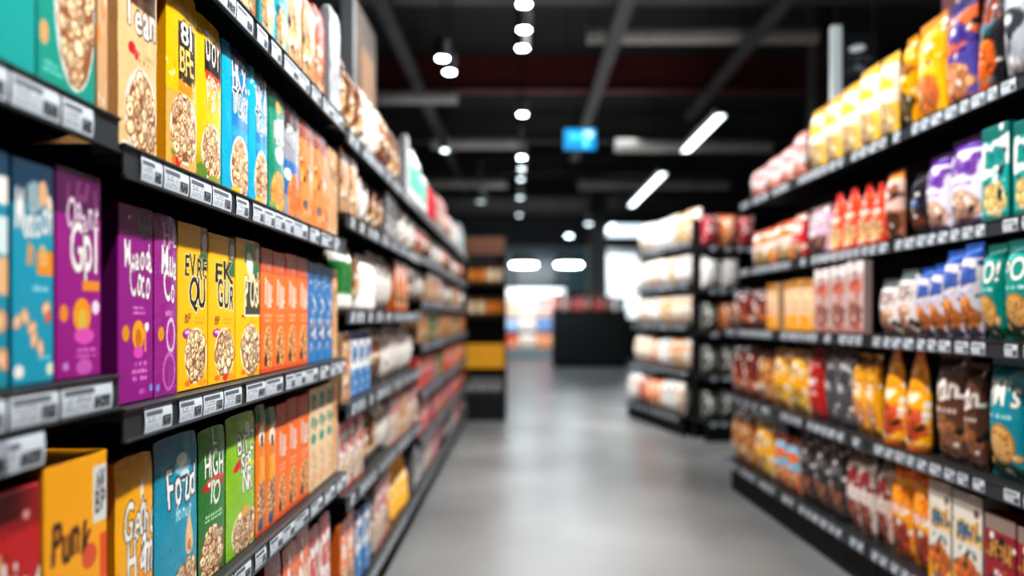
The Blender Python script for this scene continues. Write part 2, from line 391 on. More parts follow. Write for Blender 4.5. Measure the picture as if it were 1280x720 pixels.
def a_yelqu(a, t1='EVRE', t2='QU'):
    a.rect(0, .955, 1, 1, (240, 176, 14))  # top strip carries a trace of painted shelf shadow
    a.rect(.72, .72, .98, .99, (120, 110, 60)); a.ell(.84, .78, .2, .05, (30, 110, 70)); a.ell(.88, .9, .1, .05, (210, 200, 190))
    a.text(t1, .58, .685, .125, K_, (250, 226, 150), 2, .76, .1); a.text(t2, .62, .515, .165, K_, (250, 240, 214), 3, .6, .1)
    a.text('BP', .3, .4, .05, (130, 60, 20), None, 2, .2); a.ell(.3, .335, .16, .03, (160, 30, 140)); a.ell(.3, .345, .1, .012, (240, 190, 230)); a.lines(.5, .39, .85, .44, (226, 150, 20), 2)
    a.cereal(.58, .2, .33, .155, 60, out=(250, 232, 190), size=.075, c1=(246, 214, 168), c2=(120, 66, 38)); a.ell(.3, .04, .1, .02, (240, 120, 30)); a.ell(.8, .03, .18, .02, (244, 160, 30))
def a_yelgur(a): a_yelqu(a, 'EK', 'GUR'); a.ell(.6, .035, .1, .025, (220, 50, 40))
def a_yelisi(a):
    a_yelqu(a, '', ''); a.rect(.35, .82, .7, .98, (60, 130, 70)); a.ell(.55, .82, .12, .09, W_, .4); a.ell(.62, .74, .07, .05, W_); a.rect(.34, .44, .98, .7, W_); a.rect(.37, .455, .98, .69, (60, 66, 50)); a.text('POSI', .67, .53, .2, (250, 240, 200), K_, 2, .56, .12); a.rect(.0, .3, .34, .43, (252, 192, 6))
    a.cereal(.6, .2, .37, .165, 65, out=(250, 232, 190), size=.075, c1=(248, 220, 180), c2=(110, 60, 36))
def a_orange(a, b=(236, 110, 40)):
    a.rect(0, .8, 1, 1, (206, 84, 44)); a.scrib(.2, .8, .9, .97, (190, 130, 110), None, 3); a.rect(0, .0, .22, .8, [min(255, x * 1.08) for x in b]); a.scrib(.3, .5, .95, .77, (246, 220, 200), (160, 70, 40), 4, .05); a.lines(.3, .4, .9, .48, (250, 200, 160), 2)  # darker top band paints in shade under the shelf above
    a.cereal(.62, .2, .34, .16, 45, c1=(244, 176, 110), c2=(160, 80, 40), out=(250, 190, 130), size=.075); a.ell(.4, .1, .14, .05, (90, 44, 40)); a.rect(0, 0, 1, .04, (226, 90, 40))
def a_bluefleck(a): a.rect(0, .82, 1, 1, (22, 80, 120)); a.specks(60, [W_, (236, 226, 214), (40, 110, 180), (240, 180, 130), (90, 60, 60), (180, 210, 230)], .075, .08, .85); a.rect(0, 0, .2, 1, (30, 120, 190))
def a_tan(a): a.specks(30, [(226, 190, 150), (190, 130, 80), W_, (240, 150, 80)], .09); a.scrib(.2, .6, .9, .8, (120, 80, 50), None, 4)
def a_red0(a):
    a.rect(0, .82, 1, 1, (150, 20, 30)); a.specks(20, [(226, 50, 40), (170, 20, 30), (250, 120, 60)], .07); a.rect(.1, .72, .4, .93, (236, 220, 214)); a.rect(.3, .68, .5, .75, (226, 170, 90)); a.text('Ainhine', .52, .5, .19, W_, (140, 14, 24), 3, .96, .14); a.ell(.8, .88, .05, .02, (250, 190, 170)); a.lines(.1, .36, .9, .44, (250, 150, 130), 2); a.cereal(.75, .15, .3, .13, 30)
def a_punk(a):
    a.text('Punk', .38, .56, .15, (44, 24, 16), (190, 110, 10), 2, .6, .12); a.rect(.74, .66, .99, .93, (226, 226, 224)); a.text('NV', .865, .82, .1, (60, 60, 66), None, 2, .18); a.text('BP', .865, .71, .09, (60, 60, 66), None, 2, .18)
    a.rect(.86, .38, 1, .6, (236, 90, 30)); a.ell(.68, .52, .12, .06, (226, 90, 50)); a.ell(.55, .24, .16, .11, (240, 196, 130)); a.ell(.5, .2, .07, .06, W_); a.ell(.88, .2, .16, .13, (60, 34, 28)); a.ell(.7, .1, .12, .08, (110, 60, 36)); a.lines(.08, .3, .4, .36, (206, 130, 20), 2)
def a_gethi(a):
    a.rect(0, .94, 1, 1, (236, 166, 20)); a.ell(.72, .74, .24, .08, (250, 170, 10)); a.ell(.66, .8, .05, .07, (250, 240, 214)); a.ell(.78, .38, .3, .1, (246, 150, 10))  # thin darker top strip, shade mixed into the gold
    a.text('Gethd', .56, .56, .21, W_, K_, 3, .86, .16, .1); a.text('Ham', .62, .36, .22, W_, K_, 3, .7, .14, .1); a.lines(.4, .18, .95, .24, (255, 226, 150), 2); a.ell(.1, .33, .05, .02, (206, 130, 10)); a.cereal(.7, .06, .3, .08, 24)
def a_foud(a):
    a.rect(0, .94, 1, 1, (0, 136, 168)); a.ell(.62, .8, .2, .05, (150, 200, 220)); a.ell(.6, .84, .14, .04, W_); a.ell(.66, .74, .12, .035, (220, 236, 240)); a.rect(.52, .72, .74, .74, (20, 60, 90)); a.text('Foud', .6, .6, .19, W_, (20, 40, 60), 3, .66, .14, .05); a.text('fonup', .62, .49, .08, (210, 236, 244), None, 2, .4, .1, .05)
    a.fill((np.abs(a.U - .78) < .1 * np.clip((.5 - a.V) / .14, 0, 1) ** .6) & (a.V > .3) & (a.V < .5), (232, 190, 140)); a.ell(.78, .31, .1, .06, (232, 190, 140)); a.ell(.78, .31, .05, .035, (200, 130, 80)); a.cereal(.74, .08, .3, .14, 40, size=.08, **RICE); a.specks(8, [(0, 90, 120)], .025, .15, .4)
def a_high(a):
    a.rect(0, .0, 1, 1, (34, 120, 46)); a.ell(.5, .9, .7, .12, (70, 160, 60)); a.text('L', .55, .86, .12, W_, (30, 70, 36), 2, .2); a.text('HIGH', .55, .68, .17, W_, (40, 60, 36), 2, .72, .1); a.rect(.14, .58, .9, .63, (190, 40, 40)); a.ell(.6, .64, .34, .025, (220, 80, 60)); a.ell(.45, .62, .16, .02, W_); a.text('IO', .56, .5, .15, (220, 240, 214), (30, 90, 40), 3, .4); a.lines(.2, .37, .85, .43, (200, 236, 180), 2, .9); a.cereal(.5, .14, .44, .2, 70, size=.08, back=(130, 80, 40), **RICE)
def a_bitz(a):
    a.rect(0, .0, 1, 1, (140, 196, 30)); a.rect(0, .95, 1, 1, (124, 180, 34)); a.ell(.72, .87, .09, .06, W_, .5); a.text('BITZ', .66, .7, .14, (240, 246, 230), (40, 56, 30), 3, .6, .1); a.ell(.36, .63, .16, .03, (214, 30, 30), .4); a.text('SPR', .68, .56, .13, W_, (50, 70, 36), 3, .52, .12); a.rect(.7, .58, .98, .62, (236, 214, 40)); a.text('NR', .7, .43, .15, W_, (60, 90, 36), 3, .44, .12)  # second rect is a darker top edge, shade put into the green
    a.cereal(.62, .14, .4, .15, 60, size=.075, out=(220, 236, 180), **RICE); a.ell(.62, .28, .1, .04, (244, 170, 40))
def a_orangewhite(a): a.rect(0, .86, 1, 1, (40, 110, 60)); a.ell(.55, .76, .3, .08, (250, 240, 226)); a.ell(.55, .72, .14, .05, (60, 40, 36)); a.rect(.3, .4, .9, .6, (246, 170, 50)); a.cereal(.55, .25, .4, .16, 40, c1=(240, 190, 130), c2=(140, 80, 50)); a.ell(.45, .08, .25, .05, (70, 90, 130)); a.rect(0, 0, 1, .03, (214, 80, 30))
def a_cream(a): a.scrib(.2, .78, .85, .95, (0, 130, 116), None, 2, .12); a.scrib(.2, .58, .85, .74, (0, 140, 126), None, 2, .12); a.ell(.5, .5, .3, .05, (20, 150, 140)); a.cereal(.5, .2, .4, .2, 40, c1=(236, 206, 166), c2=(200, 160, 120), back=(224, 190, 150)); a.specks(6, [(236, 130, 60)], .08, 0, .2)
def a_tealbowl(a):
    a.nuts([(.2, .85), (.4, .95), (.55, .88)], (236, 190, 150), (190, 110, 70), .13); a.ell(.62, .4, .36, .36, (224, 226, 220)); a.cereal(.64, .38, .31, .32, 60, size=.075, **RICE); a.ell(.1, .22, .07, .05, (226, 170, 110)); a.lines(.05, .06, .4, .12, (120, 210, 200), 2)
def a_orangebits(a): a.nuts([(.3, .8), (.55, .72), (.8, .6)], (240, 190, 150), (190, 110, 70), .14); a.ell(.3, .4, .2, .03, (140, 220, 220)); a.text('nua', .5, .45, .14, (220, 244, 244), None, 2, .5)
# soft, unreadable packs further off
def soft(base, band, lab, food, food2=None, top=None, fv=.24, style=0):
    def f(a):
        a.rect(0, .84, 1, 1, top or band); a.rect(0, .0, 1, .06, band)
        if style == 1: a.ell(.5, .62, .36, .14, lab)
        if style == 2: a.slant(.5, .82, lab, .12)
        if style == 3: a.rect(0, 0, 1, .3, band)
        if style == 4: a.rect(0, .42, 1, .86, lab)
        a.scrib(.14, .55, .88, .77, lab if style in (0, 3) else base, band, 5, .045); a.lines(.2, .45, .8, .5, lab, 1)
        if food: a.cereal(.5, fv, .38, .17, 26, c1=food, c2=food2 or [x * .6 for x in food], size=.12, back=[x * .8 for x in food])
        a.specks(14, [band, lab, W_], .06); a.specks(8, [[x * .3 for x in band], W_], .07, .1, .95); a.lines(.1, .07, .9, .12, lab, 2)  # white specks paint highlights into the colour, dark ones add contrast
    return f
def cookie(base, word, leaf=(12, 84, 56)):
    def f(a):
        a.rect(0, .86, 1, 1, [x * .7 for x in base]); a.ell(.5, .82, .24, .04, [min(255, x + 50) for x in base])
        a.text(word, .5, .62, .2, W_, [x * .55 for x in base], 3, .8, .08, .06); a.lines(.2, .5, .8, .56, (210, 236, 236), 1)
        a.fill(a.V < .2 + .08 * np.sin(a.U * 5), leaf); a.ell(.55, .3, .3, .17, (190, 130, 66)); a.ell(.55, .3, .26, .145, (232, 180, 104)); a.specks(0, [K_])
        for k in range(12): a.ell(.55 + a.r.uniform(-.18, .18), .3 + a.r.uniform(-.1, .1), .03, .012, (168, 104, 50))
        a.nuts([(.85, .2), (.2, .14), (.16, .26)], (236, 190, 120), (170, 110, 60), .09); a.ell(.6, .07, .1, .035, (240, 240, 226))
    return f

C, P, B, T = 'carton', 'pouch', 'bag', 'tall'
CB = ('cereal_box', 'cereal box'); CP = ('cereal_pouch', 'cereal bag'); SB = ('snack_bag', 'snack bag'); BX = ('biscuit_box', 'biscuit box')
def H(key, nm, kind, w, d, h, side, desc, art, base): design(key, nm[0], nm[1], kind, w, d, h, side, desc, lambda a: art(a), True); D[key]['base'] = base
H('beige', CP, P, .15, .2, .34, (222, 176, 116), 'beige cereal bag with white lettering', a_beige, (236, 200, 146))
H('yelblock', CP, P, .14, .2, .345, (230, 170, 20), 'yellow cereal bag with tall black block', a_yel_block, (250, 194, 10))
H('yeldoy', CP, P, .13, .2, .337, (236, 180, 10), 'yellow cereal bag with green foot', a_yel_doy, (252, 196, 0))
H('blue', CP, P, .13, .2, .33, (0, 160, 200), 'cyan cereal bag with dark lettering', a_blue, (10, 150, 205))
H('blue2', CP, P, .12, .2, .32, (10, 120, 180), 'blue cereal bag with speckled top', a_blue2, (10, 140, 200))
H('greenteal', CP, P, .13, .2, .31, (20, 100, 80), 'dark green cereal bag with grey lettering', a_greenteal, (40, 140, 120))
H('greyblue', CP, P, .13, .2, .31, (90, 80, 90), 'grey and blue cereal bag', a_greyblue, (150, 150, 160))
H('swirl', CP, P, .15, .2, .31, (220, 110, 40), 'orange cereal bag with dark flecks', a_orangeswirl, (244, 136, 50))
H('purple', CB, C, .12, .2, .325, (120, 20, 114), 'purple cereal box with white lettering', a_purple, PUR)
H('purple2', CP, P, .09, .2, .32, (110, 20, 100), 'narrow purple cereal bag with pale rings', a_purple2, (156, 36, 144))
H('purple0', CB, C, .12, .2, .29, (80, 14, 78), 'magenta cereal box with orange icons', a_purple0, (158, 16, 140))
H('teal0', CB, C, .11, .2, .285, (0, 90, 116), 'teal cereal box with orange square', a_teal0, (0, 158, 190))
H('tealside', CB, C, .09, .2, .29, (0, 100, 120), 'teal cereal box cut by frame edge', a_tealside, (0, 150, 176))
H('yelqu', CB, C, .145, .2, .315, (220, 160, 10), 'yellow cereal box lettered EVRE QU', a_yelqu, YEL)
H('yelgur', CB, C, .155, .2, .312, (220, 160, 10), 'yellow cereal box lettered EK GUR', a_yelgur, YEL)
H('yelisi', CB, C, .16, .2, .315, (220, 160, 10), 'yellow cereal box with white ribbon and dark panel', a_yelisi, (250, 194, 6))
H('orange', CB, C, .1, .2, .31, (190, 80, 30), 'narrow orange cereal box', a_orange, (240, 116, 44))
H('bluefleck', CB, C, .12, .2, .305, (20, 100, 160), 'blue cereal box with pale flecks', a_bluefleck, (50, 130, 190))
H('tan', CB, C, .12, .2, .3, (180, 130, 90), 'tan cereal box', a_tan, (214, 170, 124))
H('red0', CB, C, .12, .2, .29, (140, 20, 26), 'red cereal box with white lettering', a_red0, (200, 30, 36))
H('punk', CB, C, .17, .2, .325, (240, 170, 20), 'yellow cereal box lettered Punk with grey sticker', a_punk, (252, 176, 14))
H('gethi', CP, P, .12, .2, .30, (200, 140, 20), 'golden cereal bag with outlined white lettering', a_gethi, (252, 180, 8))
H('foud', CP, P, .15, .2, .305, (0, 90, 116), 'teal blue cereal bag lettered Foud', a_foud, (0, 150, 180))
H('high', CP, P, .11, .2, .30, (26, 90, 36), 'dark green cereal bag lettered HIGH IO', a_high, (34, 120, 46))
H('bitz', CP, P, .13, .2, .305, (104, 150, 24), 'lime green cereal bag lettered BITZ', a_bitz, (140, 196, 30))
H('orwhite', CP, P, .08, .2, .30, (190, 90, 30), 'orange cereal bag with white badge', a_orangewhite, (240, 130, 40))
H('cream', CB, C, .08, .2, .30, (210, 180, 146), 'slim cream cereal box with teal marks', a_cream, (232, 202, 164))
H('tealbowl', CB, C, .14, .2, .31, (0, 120, 120), 'teal green cereal box with big bowl', a_tealbowl, (0, 156, 140))
H('tealbits', CB, C, .1, .2, .31, (0, 120, 130), 'turquoise cereal box with orange clusters', a_orangebits, (0, 166, 164))
H('pims', SB, B, .19, .1, .38, (0, 120, 140), 'teal biscuit bag with big cookie', cookie((0, 140, 160), "PIM's"), (0, 146, 166))
H('five', SB, B, .19, .1, .37, (0, 110, 120), 'blue green biscuit bag with leaves', cookie((0, 130, 150), "Five's"), (0, 136, 156))
H('po', SB, B, .16, .1, .31, (0, 120, 110), 'green crisp bag with white lettering', cookie((0, 140, 130), 'PO!'), (0, 146, 136))

def soft_d(key, nm, kind, w, d, h, desc, base, band, lab, food, style=0, top=None, fv=.24):
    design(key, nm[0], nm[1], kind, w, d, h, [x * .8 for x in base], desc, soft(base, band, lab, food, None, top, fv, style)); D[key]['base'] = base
GRAIN = (226, 176, 120); CHOC = (110, 60, 36); CRISP = (244, 176, 70); PEACH = (246, 160, 110)
soft_d('s_orange', SB, P, .13, .12, .28, 'orange bag with pale lettering', (240, 120, 44), (190, 70, 30), (250, 226, 200), GRAIN)
soft_d('s_redor', SB, P, .13, .12, .28, 'red orange bag with grain picture', (226, 80, 36), (150, 40, 26), (250, 220, 190), PEACH, 1)
soft_d('s_red', SB, P, .12, .12, .27, 'red bag with white oval', (200, 36, 34), (120, 20, 24), (246, 236, 226), None, 1)
soft_d('s_whitered', SB, P, .13, .12, .26, 'white bag with red lettering', (238, 230, 224), (196, 50, 46), (210, 70, 60), GRAIN)
soft_d('s_white', SB, B, .16, .1, .26, 'plain white bag with grey print', (236, 234, 230), (190, 186, 184), (170, 160, 156), None, 0)
soft_d('s_brown', SB, B, .15, .1, .27, 'brown bag with cream label', (120, 74, 48), (80, 46, 30), (232, 210, 186), GRAIN, 1)
soft_d('s_creambrown', SB, B, .15, .1, .27, 'cream bag with brown foot', (226, 206, 184), (140, 90, 60), (130, 80, 54), CHOC, 3)
soft_d('s_tanorange', SB, P, .13, .12, .25, 'tan bag with orange label', (220, 180, 140), (170, 110, 70), (240, 140, 60), GRAIN, 1)
soft_d('s_blue', SB, P, .13, .12, .25, 'deep blue bag with white lettering', (40, 110, 180), (24, 60, 110), (226, 236, 246), None)
soft_d('s_bluewhite', BX, C, .12, .12, .25, 'blue and white striped box', (60, 130, 190), (30, 80, 140), (236, 240, 246), None, 4)
soft_d('s_pink', SB, P, .13, .12, .25, 'pink bag with pale oval', (220, 110, 130), (170, 50, 80), (250, 230, 230), None, 1)
soft_d('s_palepink', SB, B, .14, .1, .24, 'pale pink bag', (236, 206, 200), (200, 120, 120), (190, 90, 90), PEACH)
soft_d('s_grey', SB, P, .13, .12, .26, 'grey bag with dark lettering', (150, 150, 154), (80, 82, 86), (50, 50, 54), None)
soft_d('s_green', SB, P, .12, .12, .26, 'green bag with white oval', (50, 120, 70), (24, 70, 44), (236, 236, 220), GRAIN, 1)
soft_d('s_yellow', SB, T, .12, .1, .33, 'yellow pouch with narrow top', (250, 186, 16), (214, 130, 20), (250, 236, 200), None, 1)
soft_d('s_coral', SB, P, .13, .12, .25, 'coral red bag with white patch', (236, 90, 70), (190, 40, 44), (250, 236, 230), None, 2)
soft_d('s_teal', SB, P, .12, .12, .28, 'teal bag with tan picture', (20, 150, 160), (0, 90, 110), (240, 244, 240), GRAIN)
soft_d('s_silver', SB, P, .14, .12, .30, 'silver bag with pale print', (190, 194, 200), (140, 146, 156), (236, 240, 244), None, 1)
# snack rack
soft_d('r_silver', SB, B, .19, .12, .42, 'silver and black foil bag', (170, 178, 186), (40, 42, 46), (238, 242, 246), None, 2, (130, 138, 146))
soft_d('r_blackor', SB, T, .11, .1, .36, 'black pouch with orange fruit picture', (26, 24, 28), (200, 80, 20), (60, 110, 130), (240, 110, 30), 1)
soft_d('r_darkred', BX, C, .1, .14, .44, 'tall dark red box', (130, 26, 34), (90, 16, 26), (226, 210, 210), None, 0)
soft_d('r_purpleblue', SB, B, .15, .1, .38, 'blue and purple bag with orange stripe', (84, 76, 160), (60, 40, 120), (226, 110, 50), PEACH, 2)
soft_d('r_yellow', SB, B, .15, .1, .39, 'bright yellow bag with orange picture', (252, 186, 16), (240, 150, 10), (246, 214, 130), (240, 130, 70), 1)
soft_d('r_yelblack', SB, B, .13, .1, .38, 'yellow bag with dark lettering', (250, 180, 16), (236, 150, 10), (60, 50, 36), (90, 80, 40), 0)
soft_d('r_creamyel', SB, B, .15, .1, .36, 'pale yellow bag with cream panel', (253, 208, 84), (250, 180, 20), (255, 244, 226), (250, 206, 150), 4)
soft_d('r_greypink', SB, B, .15, .1, .24, 'pale grey bag with pink foot', (222, 212, 214), (226, 130, 110), (190, 160, 170), None, 3)
soft_d('r_tealbox', BX, C, .15, .1, .30, 'turquoise biscuit box with white label', (0, 156, 150), (0, 110, 104), (244, 246, 244), (246, 206, 130), 2, None, .22)
soft_d('r_purplewhite', SB, B, .16, .1, .33, 'white and purple biscuit bag', (226, 220, 236), (90, 50, 150), (120, 70, 150), (236, 190, 160), 0, (90, 46, 150))
soft_d('r_darkblue', SB, B, .12, .1, .28, 'dark bag with blue badge', (40, 34, 42), (24, 20, 28), (60, 110, 170), CHOC, 1)
soft_d('r_brownor', SB, B, .17, .1, .31, 'orange topped brown snack bag', (170, 110, 80), (90, 54, 40), (236, 200, 190), CHOC, 4, (226, 140, 50))
soft_d('r_redtall', SB, T, .15, .1, .30, 'orange red pouch with pointed top', (236, 80, 40), (220, 50, 40), (252, 220, 200), (250, 190, 130), 1)
soft_d('r_lav', SB, B, .13, .1, .27, 'lavender bag with brown foot', (206, 180, 206), (130, 90, 80), (236, 230, 240), (150, 90, 70))
soft_d('r_redw', SB, B, .13, .1, .25, 'red bag with pale foot', (206, 40, 50), (236, 190, 170), (250, 226, 220), (246, 190, 150))
soft_d('r_orwhite', SB, B, .17, .1, .25, 'orange bag with white panel', (246, 150, 60), (236, 90, 40), (250, 244, 236), (250, 190, 120), 4)
soft_d('r_bwo', SB, B, .13, .1, .30, 'blue topped white bag with orange biscuits', (222, 214, 222), (40, 60, 130), (70, 110, 190), (240, 140, 70), 0, (30, 80, 160))
soft_d('r_whitepeach', SB, B, .15, .1, .26, 'white bag with peach biscuits', (232, 224, 222), (90, 70, 66), (210, 190, 186), (246, 180, 150), 0, (70, 80, 84))
soft_d('r_greystand', BX, C, .17, .04, .31, 'grey pink carton with white top', (206, 180, 176), (176, 130, 126), (226, 100, 70), (170, 110, 100), 0, (236, 232, 232))
soft_d('r_yelfoot', BX, C, .14, .12, .27, 'peach carton with yellow foot', (240, 196, 160), (236, 160, 20), (246, 232, 220), None, 3, (176, 120, 40))
soft_d('r_brownred', SB, B, .18, .1, .26, 'dark brown red bag', (120, 50, 44), (80, 30, 28), (206, 110, 80), (190, 110, 70), 1)
soft_d('r_choc', SB, B, .16, .1, .37, 'chocolate brown bag with white lettering', (96, 58, 44), (60, 34, 28), (226, 216, 210), (170, 110, 70), 0)
soft_d('r_yelbag', SB, T, .13, .1, .38, 'golden yellow pouch with narrow top', (250, 176, 16), (206, 110, 20), (252, 226, 170), (226, 90, 50), 1)
soft_d('r_yelor', SB, B, .14, .1, .34, 'yellow bag with brown top', (250, 180, 40), (150, 90, 30), (250, 226, 190), PEACH, 1, (110, 70, 36))
soft_d('r_greyblack', SB, B, .14, .1, .36, 'grey and black coffee bag', (84, 84, 90), (30, 30, 34), (180, 180, 184), None, 2)
soft_d('r_redbag', SB, B, .13, .1, .35, 'red bag with white panel', (196, 34, 30), (130, 20, 24), (240, 226, 220), None, 1)
soft_d('r_yelcream', SB, B, .16, .1, .33, 'cream bag with yellow label', (230, 204, 160), (190, 140, 60), (250, 180, 20), (250, 190, 60), 4)
soft_d('r_redbox', BX, C, .16, .09, .31, 'crimson biscuit box', (160, 16, 40), (110, 10, 30), (200, 150, 60), (236, 170, 90), 0, (150, 130, 120))
soft_d('r_wyb', BX, C, .16, .09, .36, 'white and yellow box with blue lettering', (232, 226, 214), (246, 176, 20), (30, 100, 150), (240, 120, 40), 3, (170, 160, 150))
soft_d('r_yelorbag', SB, B, .15, .1, .38, 'yellow orange bag with red biscuits', (250, 170, 30), (226, 110, 20), (236, 200, 190), (206, 70, 40), 1)
soft_d('r_whitebrown', SB, B, .15, .1, .36, 'white and maroon bag', (226, 214, 208), (120, 60, 50), (150, 40, 50), (170, 90, 70), 0, (100, 92, 90))
soft_d('r_dark', SB, B, .16, .1, .36, 'charcoal bag with grey print', (50, 48, 50), (26, 26, 28), (120, 120, 124), (130, 80, 50), 0)
soft_d('r_orblue', SB, B, .16, .1, .31, 'orange bag with sky blue panel', (236, 130, 60), (206, 80, 40), (130, 190, 220), PEACH, 4)
soft_d('r_brownor2', SB, B, .16, .1, .34, 'brown orange bag', (190, 120, 60), (110, 60, 36), (230, 180, 120), GRAIN, 0)
# far gondola
soft_d('g_white', SB, B, .30, .16, .34, 'white bread bag with tan print', (240, 236, 228), (226, 216, 206), (220, 160, 120), (240, 222, 200))
soft_d('g_whitegrey', SB, B, .28, .16, .33, 'white bag with grey print', (236, 236, 234), (190, 192, 194), (160, 160, 164), None, 1)
soft_d('g_cream', SB, B, .28, .16, .33, 'cream bag with orange print', (240, 222, 198), (226, 170, 120), (236, 140, 80), (230, 190, 150), 0)
soft_d('g_orange', SB, B, .26, .16, .30, 'orange and white bag', (240, 150, 90), (220, 110, 60), (246, 236, 226), PEACH, 1)
soft_d('g_dark', SB, B, .24, .16, .30, 'dull grey green bag', (110, 116, 112), (70, 74, 72), (190, 190, 184), None, 0)
soft_d('g_red', SB, B, .26, .16, .32, 'crimson bag with white oval', (170, 50, 66), (120, 30, 46), (244, 230, 226), None, 1)
def vessel(key, nm, kind, w, h, desc, body, lab, cap):
    D[key] = dict(oname=nm[0], cat=nm[1], kind=kind, w=w, d=w, h=h, desc=desc, cols=(body, lab, cap), mesh=None, hero=False, seal=None)
def a_silver(a):
    a.scrib(.1, .62, .92, .9, (30, 32, 36), (226, 230, 234), 4, .05); a.specks(26, [(40, 43, 48), (222, 228, 232), (96, 104, 112), (240, 243, 246)], .11, .12, .95)
    a.ell(.5, .42, .3, .09, (56, 60, 66)); a.ell(.42, .44, .12, .04, (226, 230, 234)); a.nuts([(.2, .08), (.5, .07), (.8, .09)], (232, 232, 228), (40, 40, 44), .09)
D['r_silver']['art'] = a_silver
vessel('b_whitegreen', ('bottle', 'bottle'), 'bottle', .09, .27, 'white bottle with green label', (240, 238, 230), (40, 120, 60), (236, 236, 230))
vessel('b_whitered', ('bottle', 'bottle'), 'bottle', .09, .26, 'white bottle with red cap', (244, 240, 236), (236, 226, 220), (190, 30, 36))
vessel('b_white', ('bottle', 'bottle'), 'bottle', .13, .36, 'white bottle with mint label', (246, 248, 248), (120, 200, 180), (246, 246, 246))
vessel('b_red', ('bottle', 'bottle'), 'bottle', .12, .34, 'red bottle with white cap', (200, 30, 60), (226, 60, 80), (246, 240, 240))
vessel('j_tan', ('jar', 'jar'), 'jar', .10, .2, 'glossy jar with cream label', (120, 80, 50), (236, 214, 180), (60, 50, 46))
vessel('j_orange', ('jar', 'jar'), 'jar', .10, .2, 'glossy jar with orange label', (90, 60, 46), (226, 140, 60), (40, 40, 42))

ITEMS = []
ORD = ['first', 'second', 'third', 'fourth', 'fifth', 'sixth', 'seventh', 'eighth', 'ninth', 'tenth', 'eleventh', 'twelfth', 'thirteenth', 'fourteenth', 'fifteenth', 'sixteenth', 'seventeenth', 'eighteenth', 'nineteenth', 'twentieth']
def proto(key):
    d = D[key]
    if d['mesh'] is None:
        i = list(D).index(key)
        if d['kind'] == 'bottle': d['mesh'], d['seal'] = bottle_meshes(d['w'], d['h'], *d['cols']); d['part'] = 'cap'
        elif d['kind'] == 'jar': d['mesh'], d['seal'] = jar_meshes(d['w'], d['h'], *d['cols']); d['part'] = 'lid'
        else:
            a = Art(d['w'], d['h'], d['base'], i, 150 if d['hero'] else 72); d['art'](a)
            nx, nz = (64, 150) if d['hero'] else (26, 50)
            d['mesh'] = pack_mesh(d['oname'], d['kind'], d['w'], d['d'], d['h'], a, d['side'], nx, nz, i)
            if d['kind'] == 'bag':
                d['seal'] = seal_mesh(d['w'] * .995, d['d'] / 2, d['h'] * .945, d['h'], a.a[int(a.H * .97), :].mean(0) * .9); d['part'] = 'seal'
    return d

class Bay:                                   # a run of shelving: local x along the rack, +y into it
    def __init__(s, o, ex, ey, phrase):
        s.o = Vector(o); s.ex = Vector(ex).normalized(); s.ey = Vector((-s.ex.y, s.ex.x)); s.phrase = phrase
        s.rz = math.atan2(s.ex.y, s.ex.x)
    half = 99
    def lx(s, px, y):                        # where the sight line through a photo column meets the plane y behind the rail
        c = s.o + s.ey * y; dx = (px - CX) / PXF
        # c + l*ex = t*(dx,1)
        det = s.ex.x * (-1) + dx * s.ex.y
        return (-c.x * (-1) - dx * c.y) / det
    def world(s, lx, y, z):
        p = s.o + s.ex * lx + s.ey * y; return (p.x, p.y, z)

def put(bay, key, lx0, lx1, z, shelf, h=None, set_=.022, tilt=0.0, w_keep=False, parts=False):
    d = proto(key); w = lx1 - lx0 - .003
    o = link(d['oname'], d['mesh'], None, bay.world((lx0 + lx1) / 2, set_, z + .0012), bay.rz + tilt)
    sx = w / d['w']; o.scale = (sx, 1.0 if d['kind'] not in ('bottle', 'jar') else sx, (h or d['h']) / d['h'])
    o['category'] = d['cat']
    if d['seal'] is not None and parts: link(d['part'], d['seal'], o)
    ITEMS.append((o, d['desc'], shelf, bay.phrase, (Vector(o.location) - Vector((0, 0, CAMZ))).length))
    return o
def put_px(bay, key, px0, px1, z, shelf, h=None, set_=.032, **k):
    return put(bay, key, bay.lx(px0, set_), min(bay.lx(px1, set_), bay.half - .004), z, shelf, h, set_, **k)
def fill(bay, keys, lx0, lx1, z, shelf, hmax, set_=.022, run=(2, 4), wf=1.0, seed=0, hf=1.0, parts=False):
    r = random.Random(seed); x = lx0; i = 0; ks = list(keys)
    while x < lx1 - .05:
        key = ks[i % len(ks)]; i += 1
        for _ in range(r.randint(*run)):
            d = D[key]; w = d['w'] * wf
            if x + w > lx1: break
            h = min(hmax, d['h'] * hf * r.uniform(.95, 1.03))
            put(bay, key, x, x + w, z, shelf, h, set_ + r.uniform(0, .012), r.uniform(-.03, .03) if d['kind'] in ('bag', 'tall') else 0, parts=parts); x += w + r.uniform(.002, .012)
        else: continue
        if x + D[key]['w'] * wf > lx1 and i > 40: break
        if i > 60: break

